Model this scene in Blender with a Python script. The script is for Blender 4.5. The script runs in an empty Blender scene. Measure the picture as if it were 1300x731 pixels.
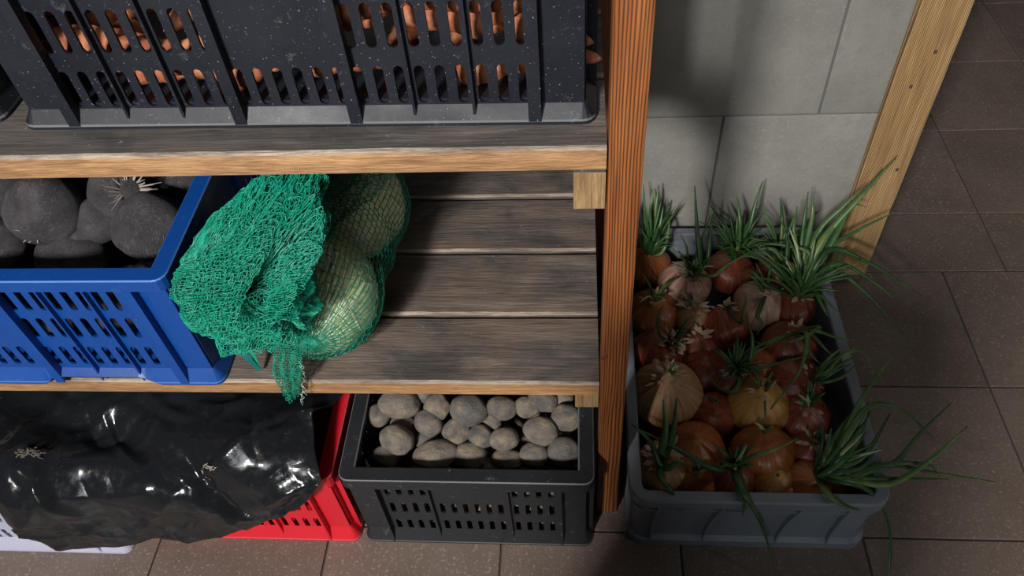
import bpy, bmesh, math, random
import numpy as np
from mathutils import Vector, Matrix, noise
PI = math.pi
S = bpy.context.scene
COL = S.collection
random.seed(7)

# ------------------------------------------------------------------ camera
CAM_H = 1.29
FPX = 1003.744          # focal length in pixels of the 1300 px wide frame
_p, _y, _r = 0.84900256, -0.12534496, 0.09758283
_f = Vector((math.sin(_y)*math.cos(_p), math.cos(_y)*math.cos(_p), -math.sin(_p)))
_rt = Vector((math.cos(_y), -math.sin(_y), 0))
_dn = _f.cross(_rt)
RT = _rt*math.cos(_r) + _dn*math.sin(_r)
DN = -_rt*math.sin(_r) + _dn*math.cos(_r)
cam_d = bpy.data.cameras.new('camera')
cam = bpy.data.objects.new('camera', cam_d)
COL.objects.link(cam)
M = Matrix((RT, -DN, -_f)).transposed().to_4x4()
M.translation = (0, 0, CAM_H)
cam.matrix_world = M
cam_d.sensor_width = 36.0
cam_d.lens = 36.0*FPX/1300.0
cam_d.clip_start = 0.02
S.camera = cam

# ------------------------------------------------------------------ light and exposure
S.view_settings.view_transform = 'Standard'
S.view_settings.look = 'None'
S.view_settings.exposure = 0.0
S.view_settings.gamma = 1.0
S.view_settings.use_curve_mapping = False
W = bpy.data.worlds.new('room_air'); S.world = W
W.use_nodes = True
W.node_tree.nodes['Background'].inputs[0].default_value = (0.80, 0.90, 1.0, 1)
W.node_tree.nodes['Background'].inputs[1].default_value = 0.030

def area(name, loc, target, sx, sy, power, color):
    d = bpy.data.lights.new(name, 'AREA'); d.shape = 'RECTANGLE'
    d.size = sx; d.size_y = sy; d.energy = power; d.color = color
    o = bpy.data.objects.new(name, d); COL.objects.link(o)
    o.location = loc
    o.rotation_euler = (Vector(target)-Vector(loc)).to_track_quat('-Z', 'Y').to_euler()
    return o
area('window_light', (-0.95, -1.75, 2.25), (0, 0.7, 0.4), 0.34, 0.34, 124, (1.0, 0.965, 0.92))
area('added_front_fill', (-0.40, -2.1, 2.0), (-0.2, 0.7, 0.4), 0.9, 0.9, 18, (0.92, 0.97, 1.0))  # added soft fill to ease the shadows on the shelf, no known source
area('second_window_light', (2.3, -0.2, 1.7), (1.0, 1.0, 0.0), 0.3, 0.3, 4, (1.0, 0.93, 0.85))

# ------------------------------------------------------------------ helpers
def ray(px, py):
    d = RT*((px-650)/FPX) + DN*((py-365.5)/FPX) + _f
    return d
def at(px, py, z):
    """point of the room at height z on the sight line of a photo point"""
    d = ray(px, py); t = (z-CAM_H)/d.z
    return Vector((0, 0, CAM_H)) + d*t

def tagit(o, label=None, cat=None, group=None, kind=None):
    if label: o['label'] = label
    if cat: o['category'] = cat
    if group: o['group'] = group
    if kind: o['kind'] = kind
    return o

def empty(name, loc=(0, 0, 0), rz=0.0, label=None, cat=None, group=None):
    o = bpy.data.objects.new(name, None); COL.objects.link(o)
    o.empty_display_size = 0.05
    o.location = loc; o.rotation_euler = (0, 0, rz)
    return tagit(o, label, cat, group)

def link(name, me, parent=None, loc=None, rot=None, scale=None):
    o = bpy.data.objects.new(name, me); COL.objects.link(o)
    if parent is not None: o.parent = parent
    if loc is not None: o.location = loc
    if rot is not None: o.rotation_euler = rot
    if scale is not None: o.scale = scale
    return o

def mesh(name, verts, faces, mats, smooth=True, mi=None):
    me = bpy.data.meshes.new(name)
    me.from_pydata([tuple(v) for v in verts], [], faces)
    for m in (mats if isinstance(mats, (list, tuple)) else [mats]): me.materials.append(m)
    if smooth: me.polygons.foreach_set('use_smooth', [True]*len(me.polygons))
    if mi is not None: me.polygons.foreach_set('material_index', mi)
    me.update()
    return me

def box_mesh(name, x0, x1, y0, y1, z0, z1, mats, bev=0.0015, facemat=None):
    """bevelled box; facemat(normal) -> material slot"""
    bm = bmesh.new()
    bmesh.ops.create_cube(bm, size=1)
    for v in bm.verts:
        v.co = Vector((x0 if v.co.x < 0 else x1, y0 if v.co.y < 0 else y1, z0 if v.co.z < 0 else z1))
    if bev: bmesh.ops.bevel(bm, geom=bm.edges[:], offset=bev, segments=2, affect='EDGES', profile=0.6)
    bm.normal_update()
    if facemat:
        for f in bm.faces: f.material_index = facemat(f.normal)
    me = bpy.data.meshes.new(name); bm.to_mesh(me); bm.free()
    for m in (mats if isinstance(mats, (list, tuple)) else [mats]): me.materials.append(m)
    return me

def box_part(name, x0, x1, y0, y1, z0, z1, mats, parent=None, bev=0.0015, facemat=None, off=(0, 0, 0)):
    c = ((x0+x1)/2, (y0+y1)/2, (z0+z1)/2)
    me = box_mesh(name, x0-c[0], x1-c[0], y0-c[1], y1-c[1], z0-c[2], z1-c[2], mats, bev, facemat)
    return link(name, me, parent, (c[0]-off[0], c[1]-off[1], c[2]-off[2]))

def nrm(a): return Vector(a).normalized()

# ------------------------------------------------------------------ materials
class NT:
    def __init__(s, name):
        s.m = bpy.data.materials.new(name); s.m.use_nodes = True
        s.t = s.m.node_tree; s.n = s.t.nodes; s.b = s.n['Principled BSDF']
    def node(s, typ, **kw):
        n = s.n.new(typ)
        for k, v in kw.items(): setattr(n, k, v)
        return n
    def l(s, a, b): s.t.links.new(a, b)
    def coords(s, scale=(1, 1, 1), rand=True):
        tc = s.node('ShaderNodeTexCoord'); mp = s.node('ShaderNodeMapping')
        mp.inputs['Scale'].default_value = scale
        s.l(tc.outputs['Object'], mp.inputs['Vector'])
        if rand:
            oi = s.node('ShaderNodeObjectInfo'); mm = s.node('ShaderNodeMath', operation='MULTIPLY')
            mm.inputs[1].default_value = 37.0
            s.l(oi.outputs['Random'], mm.inputs[0]); s.l(mm.outputs[0], mp.inputs['Location'])
        return mp.outputs['Vector']
    def noise(s, vec, scale, detail=6, rough=0.6, dist=0.0):
        n = s.node('ShaderNodeTexNoise'); n.inputs['Scale'].default_value = scale
        n.inputs['Detail'].default_value = detail; n.inputs['Roughness'].default_value = rough
        n.inputs['Distortion'].default_value = dist
        s.l(vec, n.inputs['Vector']); return n.outputs['Fac']
    def ramp(s, fac, stops, interp='LINEAR'):
        r = s.node('ShaderNodeValToRGB'); r.color_ramp.interpolation = interp
        e = r.color_ramp.elements
        while len(e) < len(stops): e.new(0.5)
        for i, (p, c) in enumerate(stops):
            e[i].position = p; e[i].color = (*c, 1) if len(c) == 3 else c
        s.l(fac, r.inputs[0]); return r.outputs[0]
    def mix(s, a, b, fac, mode='MIX'):
        n = s.node('ShaderNodeMix', data_type='RGBA', blend_type=mode)
        for sock, v in ((n.inputs[6], a), (n.inputs[7], b)):
            if isinstance(v, tuple): sock.default_value = (*v, 1)
            else: s.l(v, sock)
        if isinstance(fac, (int, float)): n.inputs[0].default_value = fac
        else: s.l(fac, n.inputs[0])
        return n.outputs[2]
    def color(s, c):
        if isinstance(c, tuple): s.b.inputs['Base Color'].default_value = (*c, 1)
        else: s.l(c, s.b.inputs['Base Color'])
    def rough(s, r):
        if isinstance(r, (int, float)): s.b.inputs['Roughness'].default_value = r
        else: s.l(r, s.b.inputs['Roughness'])
    def bump(s, h, strength=0.3, dist=0.01):
        b = s.node('ShaderNodeBump'); b.inputs['Strength'].default_value = strength
        b.inputs['Distance'].default_value = dist
        s.l(h, b.inputs['Height']); s.l(b.outputs[0], s.b.inputs['Normal'])
def g(v): return (v, v, v)

def wood(name, axis, dark, mid, light, rough=0.6, fine=1.0, dirt=0.0, dirtcol=(0.05, 0.045, 0.045), bump=0.35, rings=0.0, speck=0.0, fineamt=0.55, blotch=0.0):
    t = NT(name)
    sc = {'x': (2.2, 26, 26), 'y': (26, 1.2, 26), 'z': (26, 26, 1.2)}[axis]
    v = t.coords(sc)
    n1 = t.noise(v, 2.2*fine, 6, 0.65, 0.6)
    n2 = t.noise(v, 9*fine, 3, 0.6)
    c = t.ramp(n1, [(0.30, dark), (0.5, mid), (0.70, light)])
    if rings:
        sc2 = {'x': (0.7, 9, 9), 'y': (9, 0.7, 9), 'z': (9, 9, 0.55)}[axis]
        v2 = t.coords(sc2)
        w = t.node('ShaderNodeTexWave', wave_type='BANDS', bands_direction='X' if axis != 'x' else 'Y')
        w.inputs['Scale'].default_value = rings; w.inputs['Distortion'].default_value = 5.0
        w.inputs['Detail'].default_value = 2.0; w.inputs['Detail Scale'].default_value = 0.7
        nz = t.node('ShaderNodeTexNoise'); nz.inputs['Scale'].default_value = 0.55; nz.inputs['Detail'].default_value = 2.0
        t.l(v2, nz.inputs['Vector'])
        sb = t.node('ShaderNodeVectorMath', operation='MULTIPLY_ADD'); sb.inputs[1].default_value = (1.5, 1.5, 0.0)
        t.l(nz.outputs['Color'], sb.inputs[0]); t.l(v2, sb.inputs[2])
        t.l(sb.outputs[0], w.inputs['Vector'])
        band = t.ramp(w.outputs['Fac'], [(0.0, g(0.22)), (0.42, g(0.85)), (1.0, g(1.25))])
        c = t.mix(c, band, 1.0, 'MULTIPLY')
    c = t.mix(c, t.ramp(n2, [(0.35, g(0.55)), (0.6, g(1.0))]), fineamt, 'MULTIPLY')
    if dirt:
        v3 = t.coords((3, 9, 9) if axis == 'x' else (6, 6, 6))
        d = t.noise(v3, 2.0, 8, 0.72)
        c = t.mix(c, dirtcol, t.ramp(d, [(0.42, g(0.0)), (0.66, g(dirt))]))
    if blotch:
        bn = t.noise(t.coords((5, 7, 7)), 1.5, 5, 0.65, 0.8)
        c = t.mix(c, t.ramp(bn, [(0.34, (0.50, 0.52, 0.54)), (0.50, (1.0, 0.97, 0.94)), (0.66, (1.28, 1.12, 0.98))]), blotch, 'MULTIPLY')
    if speck:
        vs = t.coords((1, 1, 1))
        sp = t.noise(vs, 130, 3, 0.7)
        c = t.mix(c, (0.52, 0.44, 0.35), t.ramp(sp, [(0.66, g(0)), (0.74, g(speck))]))
    t.color(c); t.rough(rough)
    t.bump(n2 if not rings else n1, bump, 0.004)
    return t.m

def plastic(name, col, rough=0.42, dust=0.35, dustcol=(0.42, 0.42, 0.42), scratch=0.5):
    t = NT(name)
    v = t.coords((1, 1, 1))
    n = t.noise(v, 6, 6, 0.65)
    c = t.mix(tuple(x*0.82 for x in col), tuple(min(1, x*1.12) for x in col), n)
    d = t.noise(v, 55, 8, 0.75)
    m1 = t.ramp(d, [(0.60, g(0)), (0.80, g(dust))])
    c = t.mix(c, dustcol, m1)
    s = t.noise(t.coords((1, 1, 1)), 420, 2, 0.5)
    c = t.mix(c, dustcol, t.ramp(s, [(0.70, g(0)), (0.76, g(scratch))]))
    t.color(c)
    t.rough(t.ramp(n, [(0.3, g(rough-0.1)), (0.7, g(rough+0.15))]))
    t.bump(d, 0.12, 0.002)
    return t.m

M_top = wood('weathered_plank_top', 'x', (0.095, 0.076, 0.066), (0.150, 0.122, 0.106), (0.215, 0.178, 0.155), 0.72, 1.0, 0.75, (0.066, 0.062, 0.062), 0.5, 0, 0.35, 0.3, 1.0)
M_top_dark = wood('grimy_plank_top', 'x', (0.075, 0.066, 0.060), (0.125, 0.112, 0.105), (0.19, 0.17, 0.155), 0.75, 0.8, 0.7, (0.055, 0.052, 0.052), 0.4, 0, 0.55, 0.25, 0.7)
M_edge = wood('raw_plank_edge', 'x', (0.26, 0.125, 0.048), (0.47, 0.255, 0.110), (0.62, 0.375, 0.185), 0.6, 1.8, 0.75, (0.17, 0.085, 0.045), 0.5, 0, 0.2)
M_arris = wood('chipped_plank_arris', 'x', (0.16, 0.12, 0.10), (0.42, 0.34, 0.27), (0.62, 0.52, 0.42), 0.75, 2.5, 0.8, (0.12, 0.085, 0.07), 0.6)
M_end = wood('rail_end_grain', 'z', (0.20, 0.115, 0.055), (0.40, 0.25, 0.115), (0.56, 0.37, 0.18), 0.7, 3.2, 0.5, (0.16, 0.10, 0.05), 0.6)
M_post = wood('oiled_post_wood', 'z', (0.17, 0.050, 0.014), (0.295, 0.096, 0.026), (0.41, 0.155, 0.044), 0.5, 1.0, 0.25, (0.17, 0.055, 0.02), 0.4, 13.0)
M_pine = wood('pale_post_wood', 'z', (0.30, 0.165, 0.065), (0.46, 0.28, 0.12), (0.58, 0.38, 0.185), 0.6, 1.3, 0.2, (0.25, 0.15, 0.07), 0.4, 9.0)
M_black = plastic('black_crate_plastic', (0.006, 0.008, 0.015), 0.52, 0.30, (0.33, 0.34, 0.36), 0.7)
M_black_low = plastic('charcoal_crate_plastic', (0.013, 0.015, 0.018), 0.5, 0.55, (0.33, 0.35, 0.36), 0.35)
M_blue = plastic('blue_crate_plastic', (0.003, 0.056, 0.275), 0.40, 0.14, (0.30, 0.34, 0.42), 0.3)
M_red = plastic('red_crate_plastic', (0.62, 0.010, 0.025), 0.35, 0.15, (0.5, 0.3, 0.3), 0.2)
M_white = plastic('pale_crate_plastic', (0.44, 0.45, 0.58), 0.42, 0.7, (0.16, 0.15, 0.16), 0.4)
M_tub = plastic('grey_tub_plastic', (0.19, 0.215, 0.25), 0.42, 0.12, (0.36, 0.37, 0.4), 0.15)

M_worn_k = plastic('scuffed_black_edge', (0.13, 0.135, 0.14), 0.6, 0.5, (0.4, 0.4, 0.4), 0.5)
M_worn_b = plastic('scuffed_blue_edge', (0.05, 0.17, 0.50), 0.5, 0.5, (0.45, 0.52, 0.62), 0.4)
M_worn_r = plastic('scuffed_red_edge', (0.70, 0.09, 0.10), 0.5, 0.4, (0.6, 0.4, 0.4), 0.3)
def mat_tile(name, base, spots, dark, rough, speck=0.75):
    t = NT(name)
    v = t.coords((1, 1, 1))
    a = t.noise(v, 5, 6, 0.65); b = t.noise(v, 38, 6, 0.7); c2 = t.noise(v, 210, 3, 0.6)
    c = t.mix(dark, base, t.ramp(a, [(0.3, g(0)), (0.68, g(1))]))
    c = t.mix(c, tuple(x*0.72 for x in base), t.ramp(b, [(0.5, g(0)), (0.72, g(0.8))]))
    c = t.mix(c, spots, t.ramp(c2, [(0.57, g(0)), (0.68, g(speck))]))
    oi = t.node('ShaderNodeObjectInfo')
    c = t.mix(c, t.ramp(oi.outputs['Random'], [(0, (0.86, 0.85, 0.84)), (1, (1.06, 1.04, 1.03))]), 1.0, 'MULTIPLY')
    t.color(c); t.rough(rough)
    t.bump(b, 0.22, 0.004)
    return t.m
M_floor = mat_tile('taupe_floor_tile', (0.190, 0.148, 0.124), (0.33, 0.27, 0.22), (0.135, 0.100, 0.084), 0.42)
M_wall = mat_tile('grey_wall_tile', (0.315, 0.315, 0.288), (0.37, 0.37, 0.34), (0.225, 0.222, 0.202), 0.55, 0.5)
def mat_plain(name, col, rough=0.8, bump=0.0, sc=80, vary=0.25):
    t = NT(name)
    n = t.noise(t.coords((1, 1, 1)), sc, 5, 0.65)
    t.color(t.mix(tuple(x*(1-vary) for x in col), tuple(x*(1+vary) for x in col), n)); t.rough(rough)
    if bump: t.bump(n, bump, 0.004)
    return t.m
M_grout = mat_plain('dark_grout', (0.060, 0.052, 0.047), 0.95, 0.3)
M_grout_w = mat_plain('grey_grout', (0.13, 0.13, 0.13), 0.95, 0.3)
M_metal = mat_plain('dull_steel', (0.28, 0.27, 0.26), 0.4)
M_metal.node_tree.nodes['Principled BSDF'].inputs['Metallic'].default_value = 0.9

def mat_potato():
    t = NT('dusty_potato_skin')
    v = t.coords((1, 1, 1))
    n = t.noise(v, 1.3, 6, 0.60, 0.2); n2 = t.noise(v, 9, 6, 0.75)
    c = t.ramp(n, [(0.30, (0.150, 0.132, 0.118)), (0.50, (0.265, 0.235, 0.208)), (0.61, (0.36, 0.30, 0.23)), (0.70, (0.56, 0.42, 0.24))])
    c = t.mix(c, (0.09, 0.075, 0.062), t.ramp(n2, [(0.58, g(0)), (0.72, g(0.8))]))
    oi = t.node('ShaderNodeObjectInfo')
    c = t.mix(c, t.ramp(oi.outputs['Random'], [(0, (0.78, 0.80, 0.84)), (1, (1.15, 1.10, 1.02))]), 1.0, 'MULTIPLY')
    n3 = t.noise(v, 22, 3, 0.6)
    c = t.mix(c, (0.60, 0.52, 0.42), t.ramp(n3, [(0.62, g(0)), (0.70, g(0.55))]))
    c = t.mix(c, (0.07, 0.058, 0.05), t.ramp(n3, [(0.30, g(0.7)), (0.38, g(0))]))
    t.color(c); t.rough(0.85); t.bump(n2, 0.6, 0.08)
    return t.m
M_potato = mat_potato()
def mat_beet():
    t = NT('dusty_beet_skin')
    v = t.coords((1, 1, 1)); v2 = t.coords((7, 7, 1.3))
    n = t.noise(v, 1.2, 8, 0.7); n2 = t.noise(v2, 2.2, 8, 0.8, 0.5)
    c = t.ramp(n, [(0.3, (0.026, 0.023, 0.028)), (0.55, (0.075, 0.068, 0.074)), (0.75, (0.150, 0.135, 0.135))])
    mk = t.noise(v, 0.9, 3, 0.5)
    fz = t.mix(g(0.0), t.ramp(n2, [(0.52, g(0)), (0.68, g(0.75))]), t.ramp(mk, [(0.42, g(0.12)), (0.62, g(1))]))
    c = t.mix(c, (0.34, 0.32, 0.33), fz)
    t.color(c); t.rough(0.8); t.bump(n2, 0.6, 0.06)
    return t.m
M_beet = mat_beet()
M_root = mat_plain('dry_beet_root', (0.42, 0.37, 0.34), 0.9, 0.2, 200)
def mat_carrot():
    t = NT('dusty_carrot_skin')
    v = t.coords((1, 1, 1))
    n = t.noise(v, 6, 8, 0.72)
    c = t.ramp(n, [(0.3, (0.16, 0.042, 0.020)), (0.48, (0.40, 0.120, 0.050)), (0.62, (0.50, 0.25, 0.14)), (0.75, (0.55, 0.40, 0.28))])
    t.color(c); t.rough(0.75); t.bump(n, 0.3, 0.003)
    return t.m
M_carrot = mat_carrot()
def mat_onion(name, dark, mid, light, patch, patchamt=0.5, rough=0.32):
    t = NT(name)
    tc = t.node('ShaderNodeTexCoord'); sep = t.node('ShaderNodeSeparateXYZ')
    t.l(tc.outputs['Object'], sep.inputs[0])
    an = t.node('ShaderNodeMath', operation='ARCTAN2'); t.l(sep.outputs[0], an.inputs[0]); t.l(sep.outputs[1], an.inputs[1])
    sm = t.node('ShaderNodeMath', operation='MULTIPLY'); t.l(an.outputs[0], sm.inputs[0]); sm.inputs[1].default_value = 6.0
    zz = t.node('ShaderNodeMath', operation='MULTIPLY'); t.l(sep.outputs[2], zz.inputs[0]); zz.inputs[1].default_value = 0.5
    cb = t.node('ShaderNodeCombineXYZ'); t.l(sm.outputs[0], cb.inputs[0]); t.l(zz.outputs[0], cb.inputs[1])
    oi = t.node('ShaderNodeObjectInfo'); t.l(oi.outputs['Random'], cb.inputs[2])
    st = t.noise(cb.outputs[0], 1.6, 5, 0.6)
    c = t.ramp(st, [(0.32, dark), (0.5, mid), (0.68, light)])
    pn = t.noise(t.coords((1, 1, 1)), 1.7, 7, 0.72)
    c = t.mix(c, patch, t.ramp(pn, [(0.5, g(0)), (0.66, g(patchamt))]))
    t.color(c); t.rough(rough); t.bump(st, 0.12, 0.05)
    return t.m
M_onion = {
    'red':    mat_onion('red_onion_skin', (0.135, 0.024, 0.014), (0.25, 0.052, 0.026), (0.34, 0.105, 0.048), (0.33, 0.14, 0.09), 0.45),
    'orange': mat_onion('orange_onion_skin', (0.28, 0.070, 0.020), (0.42, 0.130, 0.036), (0.50, 0.20, 0.066), (0.34, 0.09, 0.026), 0.6),
    'gold':   mat_onion('golden_onion_skin', (0.42, 0.18, 0.045), (0.60, 0.30, 0.08), (0.66, 0.38, 0.13), (0.50, 0.20, 0.05), 0.6),
    'pink':   mat_onion('pinkish_onion_skin', (0.38, 0.15, 0.11), (0.56, 0.30, 0.22), (0.68, 0.46, 0.34), (0.66, 0.52, 0.42), 0.7),
    'tan':    mat_onion('papery_onion_skin', (0.28, 0.14, 0.065), (0.46, 0.26, 0.12), (0.62, 0.44, 0.26), (0.40, 0.14, 0.07), 0.8, 0.5),
}
def mat_leaf():
    t = NT('onion_leaf_green')
    v = t.coords((1, 1, 1))
    n = t.noise(v, 14, 4, 0.6)
    c = t.ramp(n, [(0.3, (0.016, 0.058, 0.018)), (0.55, (0.045, 0.118, 0.034)), (0.78, (0.15, 0.22, 0.065))])
    oi = t.node('ShaderNodeObjectInfo')
    c = t.mix(c, t.ramp(oi.outputs['Random'], [(0, (0.8, 0.82, 0.9)), (0.6, (1.15, 1.05, 1.1)), (1, (2.3, 1.65, 1.7))]), 1.0, 'MULTIPLY')
    t.color(c); t.rough(0.38)
    return t.m
M_leaf = mat_leaf()
M_shoot = mat_plain('pale_onion_shoot', (0.40, 0.46, 0.24), 0.5, 0.1, 60)
M_paper = mat_plain('dry_onion_paper', (0.52, 0.38, 0.28), 0.7, 0.3, 90, 0.5)
def mat_cabbage():
    t = NT('cabbage_leaf')
    v = t.coords((1, 1, 1))
    vo = t.node('ShaderNodeTexVoronoi', feature='DISTANCE_TO_EDGE'); vo.inputs['Scale'].default_value = 24
    nn = t.noise(v, 9, 3, 0.5)
    vv = t.node('ShaderNodeMapping'); vv.inputs['Scale'].default_value = (1.0, 0.45, 1.0)
    t.l(v, vv.inputs[0]); t.l(vv.outputs[0], vo.inputs['Vector'])
    vein = t.ramp(vo.outputs['Distance'], [(0.0, g(1)), (0.06, g(0.0))])
    c = t.mix((0.52, 0.60, 0.28), (0.74, 0.78, 0.48), nn)
    c = t.mix(c, (0.82, 0.84, 0.62), vein)
    t.color(c); t.rough(0.38)
    t.bump(vein, 0.35, 0.003)
    return t.m
M_cabbage = mat_cabbage()
M_net = mat_plain('green_net_thread', (0.012, 0.34, 0.22), 0.32, 0, 60, 0.45)
M_net_dk = mat_plain('dark_green_net_thread', (0.010, 0.24, 0.155), 0.42, 0, 60, 0.4)
M_net_wh = mat_plain('frayed_pale_thread', (0.50, 0.66, 0.58), 0.6, 0, 60, 0.2)
M_strap = mat_plain('teal_tie_film', (0.008, 0.15, 0.14), 0.25, 0, 60, 0.3)
def mat_sheet():
    t = NT('black_polythene')
    v = t.coords((1, 1, 1), False)
    d = t.noise(v, 60, 6, 0.7); f = t.noise(v, 260, 3, 0.6)
    c = t.mix((0.009, 0.010, 0.012), (0.07, 0.07, 0.075), t.ramp(d, [(0.58, g(0)), (0.85, g(0.3))]))
    c = t.mix(c, (0.42, 0.40, 0.38), t.ramp(f, [(0.73, g(0)), (0.78, g(0.7))]))
    t.color(c)
    t.rough(t.ramp(d, [(0.35, g(0.10)), (0.7, g(0.30))])); t.b.inputs['Specular IOR Level'].default_value = 0.36
    cr = t.node('ShaderNodeTexVoronoi', feature='DISTANCE_TO_EDGE'); cr.inputs['Scale'].default_value = 11
    wv = t.noise(v, 5, 4, 0.6)
    mx = t.node('ShaderNodeMix', data_type='RGBA'); mx.inputs[0].default_value = 0.25
    t.l(v, mx.inputs[6])
    nz = t.node('ShaderNodeTexNoise'); nz.inputs['Scale'].default_value = 7; t.l(v, nz.inputs['Vector'])
    t.l(nz.outputs['Color'], mx.inputs[7]); t.l(mx.outputs[2], cr.inputs['Vector'])
    cre = t.ramp(cr.outputs['Distance'], [(0.0, g(0)), (0.12, g(1))])
    wvn = t.noise(v, 22, 3, 0.5, 1.0)
    ad = t.mix(cre, wvn, 0.75)
    t.bump(ad, 0.22, 0.008)
    return t.m
M_sheet = mat_sheet()

# ------------------------------------------------------------------ setting: tiled floor and wall
WALL_Y, WALL_END = 1.172, 0.580
def structure(o): o['kind'] = 'structure'; return o
flo = structure(box_part('floor', -1.9, 2.3, -2.2, 2.95, -0.06, -0.0035, M_grout, bev=0))
tile_cache = {}
def floor_tile(x0, x1, y0, y1):
    gp = 0.0017
    w, d = round(x1-x0, 4), round(y1-y0, 4)
    key = (w, d)
    if key not in tile_cache:
        tile_cache[key] = box_mesh('floor_tile', -w/2+gp, w/2-gp, -d/2+gp, d/2-gp, -0.009, 0, M_floor, 0.0016)
    o = link('floor_tile', tile_cache[key], flo)
    o.location = Vector(((x0+x1)/2, (y0+y1)/2, random.uniform(-0.0003, 0.0003))) - flo.location
xs = [-0.13+0.2995*k for k in range(-6, 9)]
ys = [0.577+0.3*k for k in range(-4, 2)] + [1.170]
for i in range(len(xs)-1):
    for j in range(len(ys)-1): floor_tile(xs[i], xs[i+1], ys[j], ys[j+1])
xs2 = [0.30, 0.598, 0.899, 1.20, 1.50, 1.80, 2.1]
ys2 = [1.170, 1.345, 1.642, 1.937, 2.235, 2.535, 2.83]
for i in range(len(xs2)-1):
    for j in range(len(ys2)-1):
        if xs2[i] < 0.5 : continue
        floor_tile(xs2[i], xs2[i+1], ys2[j], ys2[j+1])

wal = structure(box_part('wall_back', -1.9, WALL_END, WALL_Y+0.003, WALL_Y+0.11, 0, 2.3, M_grout_w, bev=0))
wt_cache = {}
def wall_tile(x0, x1, z0, z1):
    gp = 0.0018
    x1 = min(x1, WALL_END-0.001); x0 = max(x0, -1.9)
    w, h = round(x1-x0, 4), round(z1-z0, 4)
    if (w, h) not in wt_cache:
        wt_cache[(w, h)] = box_mesh('wall_tile', -w/2+gp, w/2-gp, -0.004, 0.006, -h/2+gp, h/2-gp, M_wall, 0.0014)
    o = link('wall_tile', wt_cache[(w, h)], wal)
    o.location = Vector(((x0+x1)/2, WALL_Y+0.003, (z0+z1)/2)) - wal.location
zr = [0.0, 0.411, 0.861, 1.311, 1.761, 2.211]
for r in range(len(zr)-1):
    off = 0.26 if r % 2 == 0 else 0.424
    k = -5
    while off+0.6*k < WALL_END:
        if off+0.6*(k+1) > -1.89: wall_tile(off+0.6*k, off+0.6*(k+1), zr[r], zr[r+1])
        k += 1

# far post, beside the end of the wall
fp = empty('corner_post', (0.563, 1.1605, 0), 0, 'pale wooden post standing at the end of the grey tiled wall', 'post')
box_part('timber', 0.523, 0.602, 1.149, 1.1675, 0.012, 1.7, M_pine, fp, 0.003, off=fp.location)
box_part('foot_bracket', 0.530, 0.592, 1.138, 1.1655, 0.0, 0.0125, M_metal, fp, 0.001, off=fp.location)
for (kx, kz) in ((0.563, 0.545), (0.545, 0.48), (0.575, 0.30)):
    bm = bmesh.new(); bmesh.ops.create_icosphere(bm, subdivisions=2, radius=0.0035)
    me = bpy.data.meshes.new('knot'); bm.to_mesh(me); bm.free(); me.materials.append(M_grout)
    link('knot', me, fp, (kx+0.009-fp.location.x, 1.1495-fp.location.y, kz), None, (1.0, 0.3, 1.4))

# ------------------------------------------------------------------ the wooden rack
SY = 0.612            # front plane of the shelves
ZL, ZU = 0.391, 0.797 # tops of the two shelves
rack = empty('wooden_rack', (0.047, 0.630, 0), 0, 'wooden storage rack with two slatted plank shelves and a reddish front post', 'rack')
RO = rack.location
fm = lambda n: 1 if n.y < -0.5 else 0
def ragged(o, amp, sc):
    """slight wear along the edges of a timber"""
    for v in o.data.vertices:
        p = (v.co+o.location)*sc
        v.co += Vector((0, noise.noise(p), noise.noise(p+Vector((9, 3, 1)))))*amp
def plank(y0, y1, z1, top, x0=-1.42, x1=0.029, th=0.028):
    n = 60
    secs = [(y0, z1-th), (y0, z1-0.0035), (y0+0.0012, z1-0.0012), (y0+0.0042, z1), (y1-0.004, z1), (y1, z1-0.004), (y1, z1-th)]
    c = Vector(((x0+x1)/2, (y0+y1)/2, z1-th/2))
    vs, fs, mi = [], [], []
    m = len(secs)
    for i in range(n+1):
        x = x0+(x1-x0)*i/n
        for k, (y, z) in enumerate(secs):
            w = noise.noise(Vector((x*14, y*30, z*30)))*0.0009
            w2 = noise.noise(Vector((x*45, y*10, 5)))*0.0009
            p = Vector((x, y+(w2 if k in (1, 2, 3) else 0), z+(w+w2*0.5 if 1 <= k <= 5 else 0)))
            vs.append(p-c)
    for i in range(n):
        for k in range(m):
            a, b = i*m+k, i*m+(k+1) % m
            fs.append((a, b, b+m, a+m)); mi.append(2 if k in (1, 2) else 1 if k == 0 else 0)
    fs.append(tuple(range(m))); mi.append(1)
    fs.append(tuple(n*m+k for k in reversed(range(m)))); mi.append(1)
    me = mesh('shelf_plank', vs, fs, [top, M_edge if y0 < SY+0.01 else top, M_arris], False, mi)
    bm = bmesh.new(); bm.from_mesh(me); bmesh.ops.recalc_face_normals(bm, faces=bm.faces); bm.to_mesh(me); bm.free()
    return link('shelf_plank', me, rack, c-RO)
for (a, b) in ((SY, 0.729), (0.7345, 0.8575), (0.8645, 0.984), (0.992, 1.112)):
    plank(a, b, ZL, M_top)
    plank(a, b, ZU, M_top_dark)
for z in (ZL-0.0285, ZU-0.0325):
    for x0 in (-0.004, -1.385):
        box_part('side_rail', x0, x0+0.033, SY+0.0005, 1.112, z-(0.0315 if z < 0.5 else 0.050), z, [M_top, M_end], rack, 0.0012, fm, RO)
def post(name, x0, x1, y0, y1, z1):
    o = box_part(name, x0, x1, y0, y1, 0.0, z1, M_post, rack, 0.0022, None, RO)
    return o
post('post', 0.0305, 0.0655, SY, 0.652, 1.75)
post('post', 0.0305, 0.0655, 1.075, 1.112, 1.75)
post('post', -1.421, -1.386, SY, 0.652, 1.75)
post('post', -1.421, -1.386, 1.075, 1.112, 1.75)
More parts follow.
